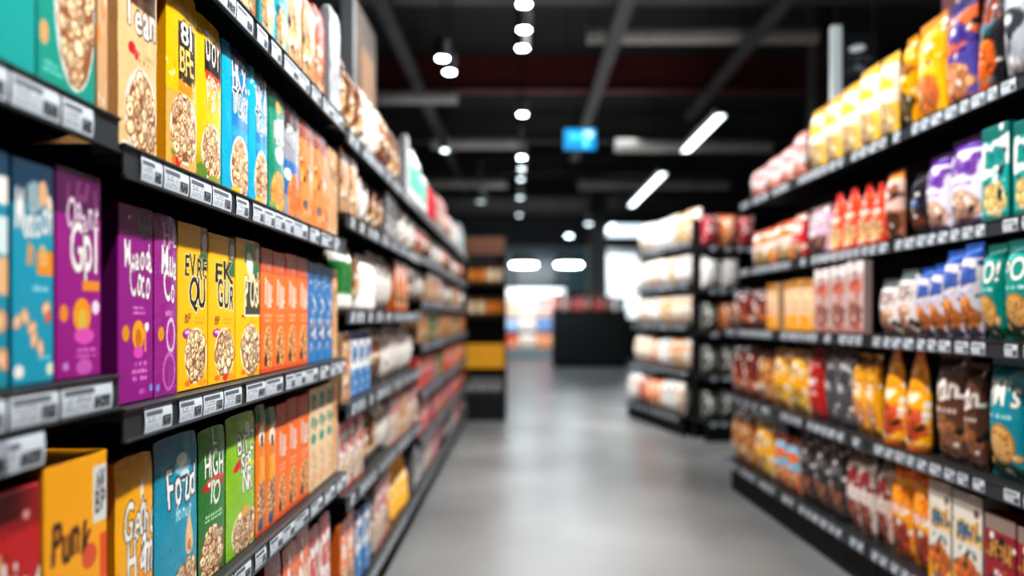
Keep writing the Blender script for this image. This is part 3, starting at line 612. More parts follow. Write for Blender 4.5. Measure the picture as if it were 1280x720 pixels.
# ------------------------------------------------------------------ shelving
TAGM = []
def tag_meshes():
    r = random.Random(3)
    for k, w in enumerate((.052, .062, .075, .1, .13)):
        for v in range(2):
            nx, nz = int(w * 600), 30; a = Art(w, .04, (206, 216, 226), k * 5 + v, 120)
            a.rect(.05, .62, .62 + .2 * v, .8, (90, 96, 104)); a.lines(.05, .36, .55, .58, (120, 126, 134), 2); a.lines(.05, .1, .5, .3, (150, 156, 166), 2)
            a.rect(.62, .08, .93, .5, (60, 64, 72)); a.lines(.64, .1, .92, .48, (190, 196, 204), 3, .5)
            if v: a.rect(.0, .86, 1, 1, (232, 238, 244))
            V = []; F = []; cols = lin(a.sample(nx, nz)).reshape(-1, 3)
            for j in range(nz):
                for i in range(nx): V.append(((i / (nx - 1) - .5) * w, -.0008 - .0015 * math.sin(math.pi * j / (nz - 1)), (j / (nz - 1) - .5) * .041))
            for j in range(nz - 1):
                for i in range(nx - 1): b = j * nx + i; F.append((b, b + 1, b + nx + 1, b + nx))
            n = len(V); V += [(x, y + .0006, z) for x, y, z in V]; F += [tuple(i + n for i in f[::-1]) for f in F]
            TAGM.append((w, make_mesh('price_tag', V, F, np.concatenate([cols, cols]), M_TAG, True)))
tag_meshes()

def shelving(bay, x0, x1, levels, label, depth=.42, ztop=1.95, tags='dense', seed=0, setbacks=None, dark_kick=True, posts=True, group='shelving bays'):
    """levels: rail centre heights, the last one is the base shelf"""
    r = random.Random(seed)
    t = thing('shelving_unit', label, 'shelf', (bay.o.x, bay.o.y, 0), bay.rz, group)
    MB().box(x0 + .002, x1 - .002, depth + .012, depth + .03, .0, ztop).build('back_panel', M_BACK, t)
    if posts:
        for xx in (x0 + .018, x1 - .018):
            p = MB().box(xx - .015, xx + .015, depth - .03, depth + .011, 0, ztop + .02)
            p.build('upright', M_POST, t)
    for i, zc in enumerate(levels):
        sb = setbacks[i] if setbacks else 0.0; base = (i == len(levels) - 1)
        MB().box(x0 + .003, x1 - .003, sb + .008, depth + .01, zc + .006, zc + .026, .003).build('shelf', M_BOARD, t)
        y = sb
        prof = [(y, zc - .026), (y, zc - .0225), (y + .004, zc - .0215), (y + .004, zc + .0215), (y, zc + .0225), (y, zc + .026), (y + .008, zc + .027), (y + .008, zc - .027)]
        rail = MB().prism(prof, x0 + .003, x1 - .003).build('price_rail', M_RAIL, t)
        x = x0 + .03 + r.uniform(0, .05)
        while x < x1 - .07:
            pool = TAGM[4:] if tags == 'wide' else TAGM[:6]
            w, me = pool[r.randrange(len(pool))]
            if x + w > x1 - .01: break
            c = link('price_tag', me, rail, (x + w / 2, y + .0035, zc))
            x += w + (r.choice((.006, .006, .03)) if tags == 'wide' else r.choice((.018, .022, .03, .1)) if tags == 'dense' else r.choice((.05, .07, .1, .14)))
        if base:
            MB().box(x0 + .003, x1 - .003, sb + .05, sb + .062, .0, zc - .028).build('kick_plate', M_BACK, t)
        else:
            for xx in (x0 + .018, x1 - .018):
                MB().prism([(sb + .05, zc + .005), (depth - .031, zc + .005), (depth - .031, zc - .05), (sb + .09, zc - .008)], xx - .003, xx + .003).build('bracket', M_POST, t)
    return t

XF = -0.6
def leftbay(y0, y1, phrase):
    b = Bay((XF, (y0 + y1) / 2), (0, 1), None, phrase); b.half = (y1 - y0) / 2; return b, -(y1 - y0) / 2, (y1 - y0) / 2
L0, a0, b0 = leftbay(.40, 1.203, 'first cereal bay')
L1, a1, b1 = leftbay(1.211, 2.75, 'second cereal bay')
L2, a2, b2 = leftbay(2.76, 4.80, 'third cereal bay')
L3, a3, b3 = leftbay(4.81, 8.95, 'fourth cereal bay')
up = .026
Z0 = [1.86, 1.462, 1.077, .66, .15]; Z1 = [1.84, 1.4275, 1.023, .635, .15]
Z2 = [1.82, 1.526, 1.19, .86, .54, .14]; Z3 = [1.82, 1.54, 1.27, 1.0, .71, .43, .14]
t0 = shelving(L0, a0, b0, Z0, 'black shelving bay at the frame edge holding teal and magenta cereal', tags='wide', seed=1)
for px in (-38, 14): link('hanging_tag', TAGM[8][1], t0, (L0.lx(px, -.002), -.001, 1.026))
shelving(L1, a1, b1, Z1, 'black shelving bay holding the sharp yellow and purple cereal boxes', tags='wide', seed=2)
shelving(L2, a2, b2, Z2, 'black shelving bay beyond the sharp cereal boxes, with six shelves', tags='dense', seed=3)
shelving(L3, a3, b3, Z3, 'blurred long black shelving bay at the far end of cereal rack', tags='sparse', seed=4)
SN = ['top', 'second', 'third', 'fourth', 'fifth', 'sixth', 'seventh']
def sh(zs, i): return 'bottom' if i == len(zs) - 1 else SN[i]

# first bay
z = Z0[1] + up; s = 'second'
put_px(L0, 'tealbits', -120, 46, z, s, .32, set_=.02); put_px(L0, 'tealbowl', 46, 120, z, s, .32, set_=.02); put_px(L0, 'tan', 121, 143, z, s, .31, set_=.02)
z = Z0[2] + up; s = 'third'
put_px(L0, 'tealside', -75, 12, z, s, .285, set_=.02); put_px(L0, 'teal0', 14, 68, z, s, .283, set_=.02); put_px(L0, 'purple0', 69, 127, z, s, .29, set_=.02)
z = Z0[3] + up; s = 'fourth'
put_px(L0, 'red0', -60, 52, z, s, .29, set_=.02); put_px(L0, 'punk', 54, 135, z, s, .305, set_=.02)
# second bay
z = Z1[1] + up; s = 'second'
for k, p0, p1, h in (('beige', 147, 196, .345), ('yelblock', 207, 246, .35), ('yeldoy', 245, 276, .335), ('blue', 277, 310, .33), ('blue2', 310, 334, .325), ('greenteal', 335, 355, .32), ('greyblue', 355, 374, .315), ('swirl', 374.5, 392, .31), ('swirl', 392, 409, .31), ('tan', 409.5, 424.5, .3)):
    put_px(L1, k, p0, p1, z, s, h)
z = Z1[2] + up; s = 'third'
for k, p0, p1, h in (('purple', 147, 192, .322), ('purple2', 192, 221, .322), ('yelqu', 222, 260, .318), ('yelgur', 260.5, 294, .312), ('yelisi', 294.5, 325, .318), ('orange', 326, 341, .31), ('orange', 341, 356.5, .308), ('orange', 356.5, 371, .312), ('orange', 371, 385, .31), ('bluefleck', 385.5, 396, .305), ('bluefleck', 396, 406, .305), ('bluefleck', 406, 415.5, .3), ('tan', 416, 424.5, .3)):
    put_px(L1, k, p0, p1, z, s, h)
z = Z1[3] + up; s = 'fourth'
for k, p0, p1, h in (('gethi', 143, 191, .302), ('foud', 192, 246, .312), ('high', 247.5, 281, .303), ('bitz', 282, 318, .31), ('orwhite', 319, 332, .315), ('orwhite', 332, 345, .3), ('orange', 345, 358.5, .3), ('orange', 358.5, 371.5, .305), ('orange', 371.5, 386, .302), ('cream', 387, 397, .31), ('cream', 397, 407, .31), ('cream', 407, 416, .31), ('tan', 416.5, 424.5, .3)):
    put_px(L1, k, p0, p1, z, s, h)
# top and base of the second bay
fill(L1, ['s_orange', 's_teal', 's_tanorange', 's_redor', 's_red', 's_orange', 's_blue', 's_redor'], -.35, b1 - .16, Z1[0] + up, 'top', .31, run=(1, 2), seed=5, hf=1.04)
put(L1, 's_silver', b1 - .16, b1 - .01, Z1[0] + up, 'top', .34)
fill(L1, ['s_redor', 's_orange', 's_whitered', 's_orange', 's_bluewhite', 's_redor', 's_orange'], -.3, b1 - .01, Z1[4] + up, 'bottom', .41, run=(1, 3), seed=6, hf=1.45)
# third bay
fill(L2, ['s_brown', 's_white', 's_creambrown', 's_brown', 's_white', 's_tanorange'], a2 + .01, b2 - .5, Z2[0] + up, 'top', .31, run=(2, 3), seed=7, hf=1.1)
put(L2, 's_silver', b2 - .5, b2 - .37, Z2[0] + up, 'top', .33); put(L2, 'b_white', b2 - .36, b2 - .23, Z2[0] + up, 'top', .37); put(L2, 'b_white', b2 - .22, b2 - .09, Z2[0] + up, 'top', .36)
fill(L2, ['s_tanorange', 's_white', 's_brown', 's_grey', 's_palepink'], a2 + .01, b2 - .62, Z2[1] + up, 'second', .23, run=(2, 3), seed=8)
put(L2, 's_white', b2 - .61, b2 - .32, Z2[1] + up, 'second', .235); put(L2, 's_white', b2 - .31, b2 - .02, Z2[1] + up, 'second', .23)
z = Z2[2] + up
put(L2, 'b_whitegreen', a2 + .02, a2 + .11, z, 'third', .27); put(L2, 'b_whitegreen', a2 + .12, a2 + .21, z, 'third', .27)
put(L2, 's_brown', a2 + .22, a2 + .37, z, 'third', .24)
for k in range(3): put(L2, 'b_whitered', a2 + .38 + .1 * k, a2 + .47 + .1 * k, z, 'third', .25)
fill(L2, ['s_white', 's_orange', 's_creambrown', 's_tanorange', 's_palepink'], a2 + .7, b2 - .01, z, 'third', .26, run=(2, 4), seed=9)
z = Z2[3] + up
put(L2, 's_tanorange', a2 + .02, a2 + .15, z, 'fourth', .25)
for k in range(3): put(L2, 's_bluewhite', a2 + .16 + .13 * k, a2 + .28 + .13 * k, z, 'fourth', .25)
fill(L2, ['s_creambrown', 's_white', 's_white', 's_grey'], a2 + .58, b2 - .01, z, 'fourth', .255, run=(2, 3), seed=10)
fill(L2, ['s_whitered', 's_brown', 's_white', 's_whitered', 's_tanorange'], a2 + .01, b2 - .01, Z2[4] + up, 'fifth', .25, run=(2, 3), seed=11)
fill(L2, ['s_orange', 's_bluewhite', 's_brown', 's_whitered'], a2 + .01, a2 + 1.16, Z2[5] + up, 'bottom', .33, run=(1, 2), seed=12, hf=1.1)
fill(L2, ['s_yellow'], a2 + 1.2, b2 - .2, Z2[5] + up, 'bottom', .35, run=(5, 5), seed=13)
put(L2, 's_grey', b2 - .16, b2 - .02, Z2[5] + up, 'bottom', .28)
# fourth bay
put(L3, 'b_white', a3 + .03, a3 + .17, Z3[0] + up, 'top', .4)
F3 = [(['b_white', 'b_red', 's_whitered', 's_palepink', 's_white', 's_silver'], .36), (['s_palepink', 's_creambrown', 's_white'], .21), (['s_white', 's_tanorange', 's_whitered'], .2),
      (['s_tanorange', 's_green', 's_tanorange', 's_orange'], .2), (['s_coral', 's_pink', 's_green'], .21), (['s_coral', 's_red', 's_redor', 's_pink'], .21), (['s_grey', 's_whitered', 's_pink', 's_palepink'], .22)]
for i, (ks, hm) in enumerate(F3):
    fill(L3, ks, a3 + (.2 if i == 0 else .01), b3 - .01, Z3[i] + up, sh(Z3, i), hm, run=(2, 3), wf=1.5, seed=20 + i, hf=1.0)
# tall panel standing on the top shelf behind the front row
c = thing('placard', 'tall grey brown placard standing behind the bags on top of cereal rack', 'placard', (-.86, 4.42, Z2[0] + up + .001), math.pi / 2)
MB().box(-.29, .31, .0, .06, 0, 1.0, .004).build('board', mat('grey_brown_board', (104, 92, 84), .6, noise=(9, .1)), c)
MB().box(-.34, -.2905, -.004, .064, 0, 1.02, .003).build('edge_strip', mat('pale_edge', (150, 154, 158), .4), c)
MB().box(-.16, .22, -.006, -.0005, .1, .8, .002).build('printed_sheet', mat('tan_sheet', (150, 118, 92), .6, noise=(9, .1)), c)

# ------------------------------------------------------------------ snack rack (turned a little towards the aisle)
def rbay(sA, sB, phrase):
    d = Vector((-.03, 1)).normalized(); o = Vector((1.5, 2.39)) + d * ((sA + sB) / 2)
    return Bay((o.x, o.y), (-d.x, -d.y), None, phrase), -(sB - sA) / 2, (sB - sA) / 2
ZR = [1.945, 1.49, 1.087, .64, .192]; SBK = [.1, .1, 0, 0, 0]
R0, ra0, rb0 = rbay(-.55, 1.02, 'first snack bay')
R1, ra1, rb1 = rbay(1.03, 2.09, 'second snack bay')
R2, ra2, rb2 = rbay(2.10, 3.16, 'third snack bay')
shelving(R0, ra0, rb0, ZR, 'black shelving bay with teal biscuit bags at the frame edge', seed=31, setbacks=SBK, depth=.46, ztop=2.0)
shelving(R1, ra1, rb1, ZR, 'middle black shelving bay of snack rack, beside the grey pink cartons', seed=32, setbacks=SBK, depth=.46, ztop=2.0)
shelving(R2, ra2, rb2, ZR, 'black shelving bay at the far end of the snack rack', seed=33, setbacks=SBK, depth=.46, ztop=2.0)
RB = [(R0, ra0, rb0), (R1, ra1, rb1), (R2, ra2, rb2)]
def putR(level, rows):
    sb = .022 + SBK[level]
    for key, p0, p1, h in rows:
        bay = None
        for b, x0, x1 in RB:
            l0, l1 = b.lx(p0, sb), b.lx(p1, sb); mid = (l0 + l1) / 2
            if x0 <= mid <= x1: bay = b; break
        if bay is None: print('no bay', level, key, p0, p1); continue
        l0 = max(l0, x0 + .004); l1 = min(l1, x1 - .004)
        big = bay is R0
        put(bay, key, l0, l1, ZR[level] + up, SN[level] if level < 4 else 'bottom', h, sb + rnd.uniform(0, .012), rnd.uniform(-.03, .03) if D[key]['kind'] in ('bag', 'tall') else 0, parts=big)
putR(0, [('r_greypink', 932, 948, .2), ('r_greypink', 949, 966, .22), ('r_greypink', 967, 984, .23), ('r_greypink', 985, 1004, .27), ('r_creamyel', 1005, 1022, .34), ('r_creamyel', 1022, 1041, .35), ('r_creamyel', 1041, 1063, .36), ('r_creamyel', 1063, 1087, .38), ('r_creamyel', 1088, 1109, .38), ('r_yelblack', 1110, 1132, .39),
         ('r_yellow', 1132, 1167, .41), ('r_purpleblue', 1168, 1204, .41), ('r_silver', 1238, 1285, .46), ('r_blackor', 1211, 1237, .44), ('r_silver', 1288, 1340, .46)])
putR(1, [('r_orwhite', 932, 958, .24), ('r_orwhite', 958, 983, .25), ('r_redw', 983, 1001, .26), ('r_lav', 1001, 1027, .27), ('r_redtall', 1029, 1046, .3), ('r_redtall', 1046, 1063, .31), ('r_redtall', 1063, 1080, .3), ('r_redtall', 1080, 1096, .28),
         ('r_brownor', 1097, 1128, .31), ('r_darkblue', 1129, 1144, .26), ('r_purplewhite', 1145, 1172, .31), ('r_purplewhite', 1175, 1216, .335), ('r_tealbox', 1226, 1260, .325), ('r_tealbox', 1264, 1303, .31), ('r_tealbox', 1306, 1345, .31)])
putR(2, [('r_brownred', 908, 931, .25), ('r_brownred', 932, 955, .25), ('r_yelfoot', 957, 971.5, .27), ('r_yelfoot', 971.5, 986, .27), ('r_yelfoot', 986, 1000.5, .275), ('r_yelfoot', 1000.5, 1015, .27), ('r_greystand', 1016, 1035, .31), ('r_greystand', 1035, 1055, .315), ('r_greystand', 1055, 1076, .325),
         ('r_whitepeach', 1085, 1112, .23), ('r_whitepeach', 1114, 1134, .26), ('r_bwo', 1136, 1151, .26), ('r_bwo', 1151, 1167, .27), ('r_bwo', 1168, 1189, .31), ('r_bwo', 1190, 1213, .325), ('po', 1216, 1241, .31), ('po', 1243, 1286, .315), ('po', 1288, 1335, .31)])
putR(3, [('r_brownred', 907, 922, .33), ('r_brownred', 922, 939, .34), ('r_brownor2', 940, 958, .32), ('r_yelcream', 959, 979, .34), ('r_yelcream', 979, 1002, .34), ('r_redbag', 1003, 1020, .36), ('r_greyblack', 1021, 1038, .37), ('r_greyblack', 1039, 1057, .37), ('r_yelor', 1059, 1075, .36), ('r_yelor', 1075, 1093, .36),
         ('r_yelbag', 1095, 1118, .4), ('r_yelbag', 1121, 1147, .4), ('r_choc', 1156, 1193, .39), ('r_choc', 1194, 1217, .36), ('pims', 1219, 1266, .385), ('five', 1268, 1318, .38), ('pims', 1320, 1370, .38)])
putR(4, [('r_brownor2', 906, 920, .33), ('r_brownor2', 920, 935, .33), ('r_yelcream', 936, 960, .33), ('r_orblue', 961, 976, .3), ('r_orblue', 976, 991, .3), ('r_dark', 992, 1010, .36), ('r_dark', 1011, 1029, .37), ('r_dark', 1030, 1048, .37), ('r_whitebrown', 1050, 1065, .37), ('r_whitebrown', 1065, 1082, .375), ('r_whitebrown', 1086, 1101, .38),
         ('r_yelorbag', 1103, 1129, .385), ('r_yelorbag', 1130, 1158, .38), ('r_wyb', 1160, 1188, .375), ('r_wyb', 1190, 1227, .37), ('r_redbox', 1229, 1268, .335), ('r_redbox', 1270, 1316, .33)])
# a tall box standing behind the front row on the top shelf
lxr = R0.lx(1190, .30); put(R0, 'r_darkred', lxr - .08, lxr + .08, ZR[0] + up, 'top', .56, .30)

# ------------------------------------------------------------------ far gondola on the snack side
gd = Vector((-.2, 1)).normalized(); gn = Vector((1, .2)).normalized(); gc = Vector((1.555, 7.92))
go = gc + gd * .85; G = Bay((go.x, go.y), (-gd.x, -gd.y), None, 'far gondola')
ge = gc + gn * .42 - gd * .40; GE = Bay((ge.x, ge.y), (gn.x, gn.y), None, 'gondola end')
ZG = [1.92, 1.50, 1.08, .62, .17]; GS = [.14, .12, .1, .08, 0]
shelving(G, -.85, .85, ZG, 'blurred gondola of white bags beyond the snack rack', seed=41, tags='sparse', setbacks=GS, depth=.44, ztop=2.2)
shelving(GE, -.3, .3, [1.84, 1.43, 1.02, .6, .17], 'narrow gondola end facing the camera beyond the snack rack', seed=42, tags='sparse', depth=.34, ztop=2.15, setbacks=[.05, .05, .05, .05, 0])
GK = [['g_white', 'g_whitegrey', 'g_white', 'g_cream'], ['g_whitegrey', 'g_white', 'g_whitegrey', 'g_cream'], ['g_white', 'g_whitegrey', 'g_cream', 'g_white'], ['g_white', 'g_orange', 'g_whitegrey', 'g_cream'], ['g_orange', 'g_red', 'g_white', 'g_whitegrey']]
for i, ks in enumerate(GK):
    fill(G, ks[::-1] if i == 4 else ks, -.84, .84, ZG[i] + up, sh(ZG, i), .34, set_=.022 + GS[i], run=(1, 3), seed=50 + i, wf=.62)
for i, ks in enumerate((['g_red', 'g_orange'], ['g_whitegrey'], ['g_dark', 'g_orange'], ['g_dark'], ['g_dark'])):
    fill(GE, ks, -.29, .29, [1.84, 1.43, 1.02, .6, .17][i] + up, SN[i] if i < 4 else 'bottom', .33, set_=.08, run=(1, 1), seed=60 + i, wf=.7)

# ------------------------------------------------------------------ display stand at the end of the cereal rack
S = Bay((-.42, 9.15), (1, 0), None, 'dark display stand')
st = thing('display_stand', 'dark display stand with yellow banner at far end of cereal rack', 'display stand', (-.42, 9.15, 0), 0)
M_ST = mat('stand_black', (22, 22, 24), .5, noise=(10, .1))
MB().box(-.24, .24, .36, .38, 0, 2.1).build('back_panel', M_ST, st)
for xx in (-.24, .225): MB().box(xx, xx + .015, .0, .359, 0, 2.1, .003).build('side_panel', M_ST, st)
for zz in (.30, 1.18, 1.55): MB().box(-.224, .224, .02, .358, zz, zz + .02, .003).build('shelf', M_ST, st)
MB().box(-.224, .224, 0, .02, 0, .30, .003).build('plinth', M_ST, st)
MB().box(-.222, .222, -.006, .012, .60, .88, .003).build('banner', mat('yellow_banner', (220, 160, 36), .5, noise=(6, .1)), st)
MB().box(-.224, .224, .0, .02, 1.9, 2.1, .003).build('header', mat('brown_header', (110, 74, 56), .5), st)
MB().box(-.222, .222, .02, .358, .58, .599, .003).build('shelf', M_ST, st)
for i, zz in enumerate((1.20, 1.57)):
    for k in range(4): put(S, ['j_tan', 'j_orange'][(k // 2 + i) % 2], -.215 + k * .108, -.215 + k * .108 + .1, zz, ['lower', 'upper'][i], .25, .05)
for k in range(3): put(S, 's_grey', -.2 + k * .135, -.2 + k * .135 + .13, .32, 'bottom', .2, .06)

# ------------------------------------------------------------------ labels: every pack told apart from the ones like it
from collections import defaultdict
gr = defaultdict(list)
for it in ITEMS: gr[(it[1], it[2], it[3])].append(it)
for (desc, shelf, ph), its in gr.items():
    its.sort(key=lambda q: q[4])
    for i, it in enumerate(its):
        o = it[0]
        where = f'{shelf} shelf, {ph}'
        if len(its) == 1: o['label'] = f'{desc}, {where}'
        else:
            o['label'] = f'{desc}, {ORD[i]} from camera, {where}'; o['group'] = f'{desc}s on {where}'[:90]

# ------------------------------------------------------------------ room
def room_mat(name, color, rough, scale, amt, var=.25, metal=0):
    m = mat(name, color, rough, metal, noise=(scale, amt)); nt = m.node_tree; b = nt.nodes['Principled BSDF']
    tc = nt.nodes.new('ShaderNodeTexCoord'); n = nt.nodes.new('ShaderNodeTexNoise'); n.inputs['Scale'].default_value = scale * .6; n.inputs['Detail'].default_value = 8
    cr = nt.nodes.new('ShaderNodeValToRGB'); c = lin(color)
    cr.color_ramp.elements[0].position = .3; cr.color_ramp.elements[1].position = .7
    cr.color_ramp.elements[0].color = (*(c * (1 - var)), 1); cr.color_ramp.elements[1].color = (*np.minimum(c * (1 + var), 1), 1)
    nt.links.new(tc.outputs['Object'], n.inputs['Vector']); nt.links.new(n.outputs['Fac'], cr.inputs['Fac']); nt.links.new(cr.outputs['Color'], b.inputs['Base Color'])
    return m
M_FLOOR = room_mat('polished_concrete', (108, 109, 110), .31, 1.1, .10, .30)
M_CEIL = room_mat('dark_ceiling', (44, 43, 43), .8, .6, .1, .3)
M_WALL = room_mat('dark_wall', (40, 42, 44), .7, .7, .1, .25)
X0, X1, Y0, Y1, ZC = -9, 9, -3, 28, 4.9
struct(MB().box(X0, X1, Y0, Y1, -.1, 0).build('floor', M_FLOOR))
struct(MB().box(X0, X1, Y0, Y1, ZC, ZC + .1).build('ceiling', M_CEIL))
struct(MB().box(X0, X1, Y1, Y1 + .1, 0, ZC).build('wall_back', M_WALL))
struct(MB().box(X0, X1, Y0 - .1, Y0, 0, ZC).build('wall_front', M_WALL))
struct(MB().box(X0 - .1, X0, Y0, Y1, 0, ZC).build('wall_left', M_WALL))
struct(MB().box(X1, X1 + .1, Y0, Y1, 0, ZC).build('wall_right', M_WALL))
M_BEAM = room_mat('ceiling_steel', (84, 82, 81), .6, 3, .1, .2)
M_RED = room_mat('dark_red_steel', (110, 44, 46), .6, 3, .1, .2)
for k, y in enumerate((5.2, 8.2, 11.5, 14.8, 18.2, 21.6, 25)):
    zb = 4.42; m = M_RED if k == 2 else M_BEAM
    b = MB().box(X0, X1, y - .1, y + .1, zb, zb + .025).box(X0, X1, y - .1, y + .1, ZC - .026, ZC - .001).box(X0, X1, y - .012, y + .012, zb + .024, ZC - .025)
    struct(b.build('beam', m))
M_DUCT = room_mat('duct_metal', (190, 186, 180), .5, 4, .1, .15)
def duct(x0, x1, y, z_, r, label):
    t = thing('ventilation_duct', label, 'duct', ((x0 + x1) / 2, y, z_), 0, 'ceiling ducts'); h = (x1 - x0) / 2
    MB().cyl((-h, 0, 0), (h, 0, 0), r, 24).build('pipe', M_DUCT, t, True)
    n = max(2, int((x1 - x0) / 1.1))
    for k in range(n):
        xx = -h + (k + .5) * (2 * h) / n
        MB().cyl((xx - .015, 0, 0), (xx + .015, 0, 0), r + .012, 24).build('collar', M_DUCT, t, True)
        MB().cyl((xx, 0, r), (xx, 0, ZC - z_), .006, 8).build('hanger', M_POST, t)
duct(.75, 3.4, 9.2, 4.45 - .02, .10, 'thick grey duct crossing the upper middle of ceiling')
duct(-2.1, -.85, 10.6, 4.10, .09, 'short grey duct beyond the twin round lamps')
duct(-1.5, -.05, 13.4, 4.10, .10, 'grey duct left of the blue sign')
duct(1.44, 3.8, 12.2, 3.80, .10, 'grey duct behind the upper linear lamp')
duct(1.2, 4.4, 17.0, 4.0, .11, 'grey duct over the far gondola')
duct(-3.6, -.3, 16.6, 3.95, .10, 'grey duct above the far end of cereal rack')
# cable tray and slanting braces along the ceiling
def tray(x, y0, y1, z_, label):
    t = thing('cable_tray', label, 'cable tray', (x, (y0 + y1) / 2, z_)); h = (y1 - y0) / 2
    for s_ in (-.07, .07): MB().box(s_ - .006, s_ + .006, -h, h, 0, .05).build('side_rail', M_BEAM, t)
    MB().box(-.064, .064, -h, h, 0, .006).build('tray_floor', M_BEAM, t)
    n = int((y1 - y0) / 2)
    for k in range(n): MB().cyl((0, -h + (k + .5) * 2 * h / n, .006), (0, -h + (k + .5) * 2 * h / n, ZC - z_), .006, 8).build('hanger', M_POST, t)
tray(.98, 7.0, 15.0, 4.1, 'dark cable tray running towards the blue sign')
tray(2.5, 6.0, 12.0, 4.15, 'dark cable tray above the snack rack')
tray(-1.4, 5.0, 20.0, 4.3, 'dark cable tray above the cereal rack')
# columns
for x, y, w in ((3.55, 9.4, .3), (-2.6, 12.0, .4), (1.9, 20.2, .45)):
    struct(MB().box(x - w / 2, x + w / 2, y - w / 2, y + w / 2, 0, ZC, .01).build('column', M_BEAM))

# ------------------------------------------------------------------ lamps one can see
M_GLOW = mat('lamp_glow', (255, 255, 255), emit=(225, 246, 255), strength=34)
M_GLOW2 = mat('tube_glow', (255, 255, 255), emit=(235, 246, 252), strength=5)
M_GLOW3 = mat('pendant_glow', (255, 255, 255), emit=(226, 246, 255), strength=26)
M_GLOWD = mat('dim_lamp_glow', (255, 255, 255), emit=(220, 236, 240), strength=9)
M_LB = mat('lamp_black', (20, 20, 22), .45)
def can(x, y, z_, label, glow=M_GLOW, r=.05):
    t = thing('ceiling_spotlight', label, 'spotlight', (x, y, z_), 0, 'round ceiling spotlights')
    MB().lathe([(r * 1.05, .0), (r * 1.2, .002), (r * 1.2, .16), (r * .6, .19)], 24).build('housing', M_LB, t, True)
    MB().lathe([(r * .98, -.006), (r, -.003), (r * .98, -.0005)], 24).build('lens', glow, t, True)
    MB().cyl((0, 0, .19), (0, 0, ZC - z_), .008, 8).build('stem', M_LB, t)
def zpx(py, y): return CAMZ + (CY - py) / PXF * y
ROW = [(655, 5, 5.9), (655, 37, 6.5), (653, 60, 7.0), (653, 143, 9.1), (652, 197, 11.4), (652, 211, 12.4), (651, 224, 13.6), (650, 247, 15.6), (649, 269, 18.0)]
for i, (px, py, y) in enumerate(ROW):
    can((px - CX) / PXF * y, y, zpx(py, y), f'bright round spotlight on centre line, {ORD[i]} from top of photo', M_GLOW if i < 5 else M_GLOWD)
for i, (px, py, y, g, lb) in enumerate(((553, 73, 7.05, M_GLOW, 'upper spotlight of the close pair above the cereal rack'), (562, 90, 7.5, M_GLOW, 'lower spotlight of the close pair above the cereal rack'), (556, 188, 10.9, M_GLOWD, 'single dim spotlight below the close pair'),
                                        (601, 252, 14.0, mat('faint_lamp_glow', (255, 255, 255), emit=(220, 236, 240), strength=2), 'faint spotlight above the end of the cereal rack'), (711, 295, 19.0, M_GLOW, 'bright round spotlight directly above a pendant lamp'), (736, 280, 17.5, M_GLOWD, 'dim spotlight beside the third linear lamp'))):
    can((px - CX) / PXF * y, y, zpx(py, y), lb, g, .05 if y < 12 else .075)
def linear(x, y0, y1, z_, label, w=.11):
    t = thing('linear_lamp', label, 'ceiling lamp', (x, (y0 + y1) / 2, z_), 0, 'linear ceiling lamps'); h = (y1 - y0) / 2
    MB().box(-w / 2, w / 2, -h, h, .0, .07, .006).build('housing', M_LB, t)
    MB().box(-w / 2 + .006, w / 2 - .006, -h + .01, h - .01, -.012, -.0005, .003).build('diffuser', M_GLOW2, t)
    for s_ in (-.5, .5): MB().cyl((0, s_ * h, .07), (0, s_ * h, ZC - z_), .005, 8).build('cable', M_LB, t)
linear(2.23, 8.95, 10.9, 3.45, 'brightest linear lamp hanging above the snack rack')
linear(2.23, 12.6, 16.3, 3.45, 'second linear lamp, above the far gondola')
linear(2.23, 19.5, 23.0, 3.45, 'third small dim linear lamp in the distance')
def pendant(px, py, y, label):
    x = (px - CX) / PXF * y; z_ = zpx(py, y)
    t = thing('pendant_lamp', label, 'pendant lamp', (x, y, z_), 0, 'pendant lamps over the far counter')
    MB().lathe([(.30, .0), (.31, .01), (.26, .08), (.12, .2), (.05, .28), (.03, .3)], 28).build('shade', M_LB, t, True)
    MB().lathe([(.27, -.05), (.29, -.03), (.29, -.001)], 28).build('diffuser', M_GLOW3, t, True)
    MB().cyl((0, 0, .3), (0, 0, ZC - z_), .008, 8).build('cord', M_LB, t)
pendant(655, 330, 18.0, 'pendant lamp above the bright far display')
pendant(711, 330, 18.0, 'pendant lamp above the dark far counter')

# ------------------------------------------------------------------ hanging signs
def picture(name, w, h, art, nx, nz, m, parent, y=0.0, z0=0.0):
    V = []; F = []; cols = lin(art.sample(nx, nz)).reshape(-1, 3)
    for j in range(nz):
        for i in range(nx): V.append(((i / (nx - 1) - .5) * w, y, z0 + j / (nz - 1) * h))
    for j in range(nz - 1):
        for i in range(nx - 1): b = j * nx + i; F.append((b, b + 1, b + nx + 1, b + nx))
    o = link(name, make_mesh(name, V, F, cols, m, False), parent); return o
sy = 9.0; sx = (725 - CX) / PXF * sy; szz = zpx(188, sy)
t = thing('hanging_sign', 'small lit blue sign hanging over the middle of the aisle', 'sign', (sx, sy, szz))
MB().box(-.185, .185, .004, .06, 0, .25, .006).build('box', M_LB, t)
a = Art(.36, .24, (10, 140, 200), 1, 90); a.ell(.3, .62, .16, .2, (70, 190, 240)); a.rect(.46, .5, .62, .66, (60, 210, 240)); a.ell(.74, .72, .17, .2, (200, 240, 250)); a.rect(.6, .1, .74, .75, (110, 214, 246)); a.rect(.08, .06, .5, .16, (60, 110, 160))
picture('face', .355, .235, a, 60, 40, mat('blue_sign_face', attr=True, emit=True, strength=1.3), t, .002, .0075)
for s_ in (-.14, .14): MB().cyl((s_, .03, .25), (s_, .03, ZC - szz), .004, 8).build('cable', M_LB, t)
sy = 5.0; sx = (1072 - CX) / PXF * sy; szz = zpx(132, sy)
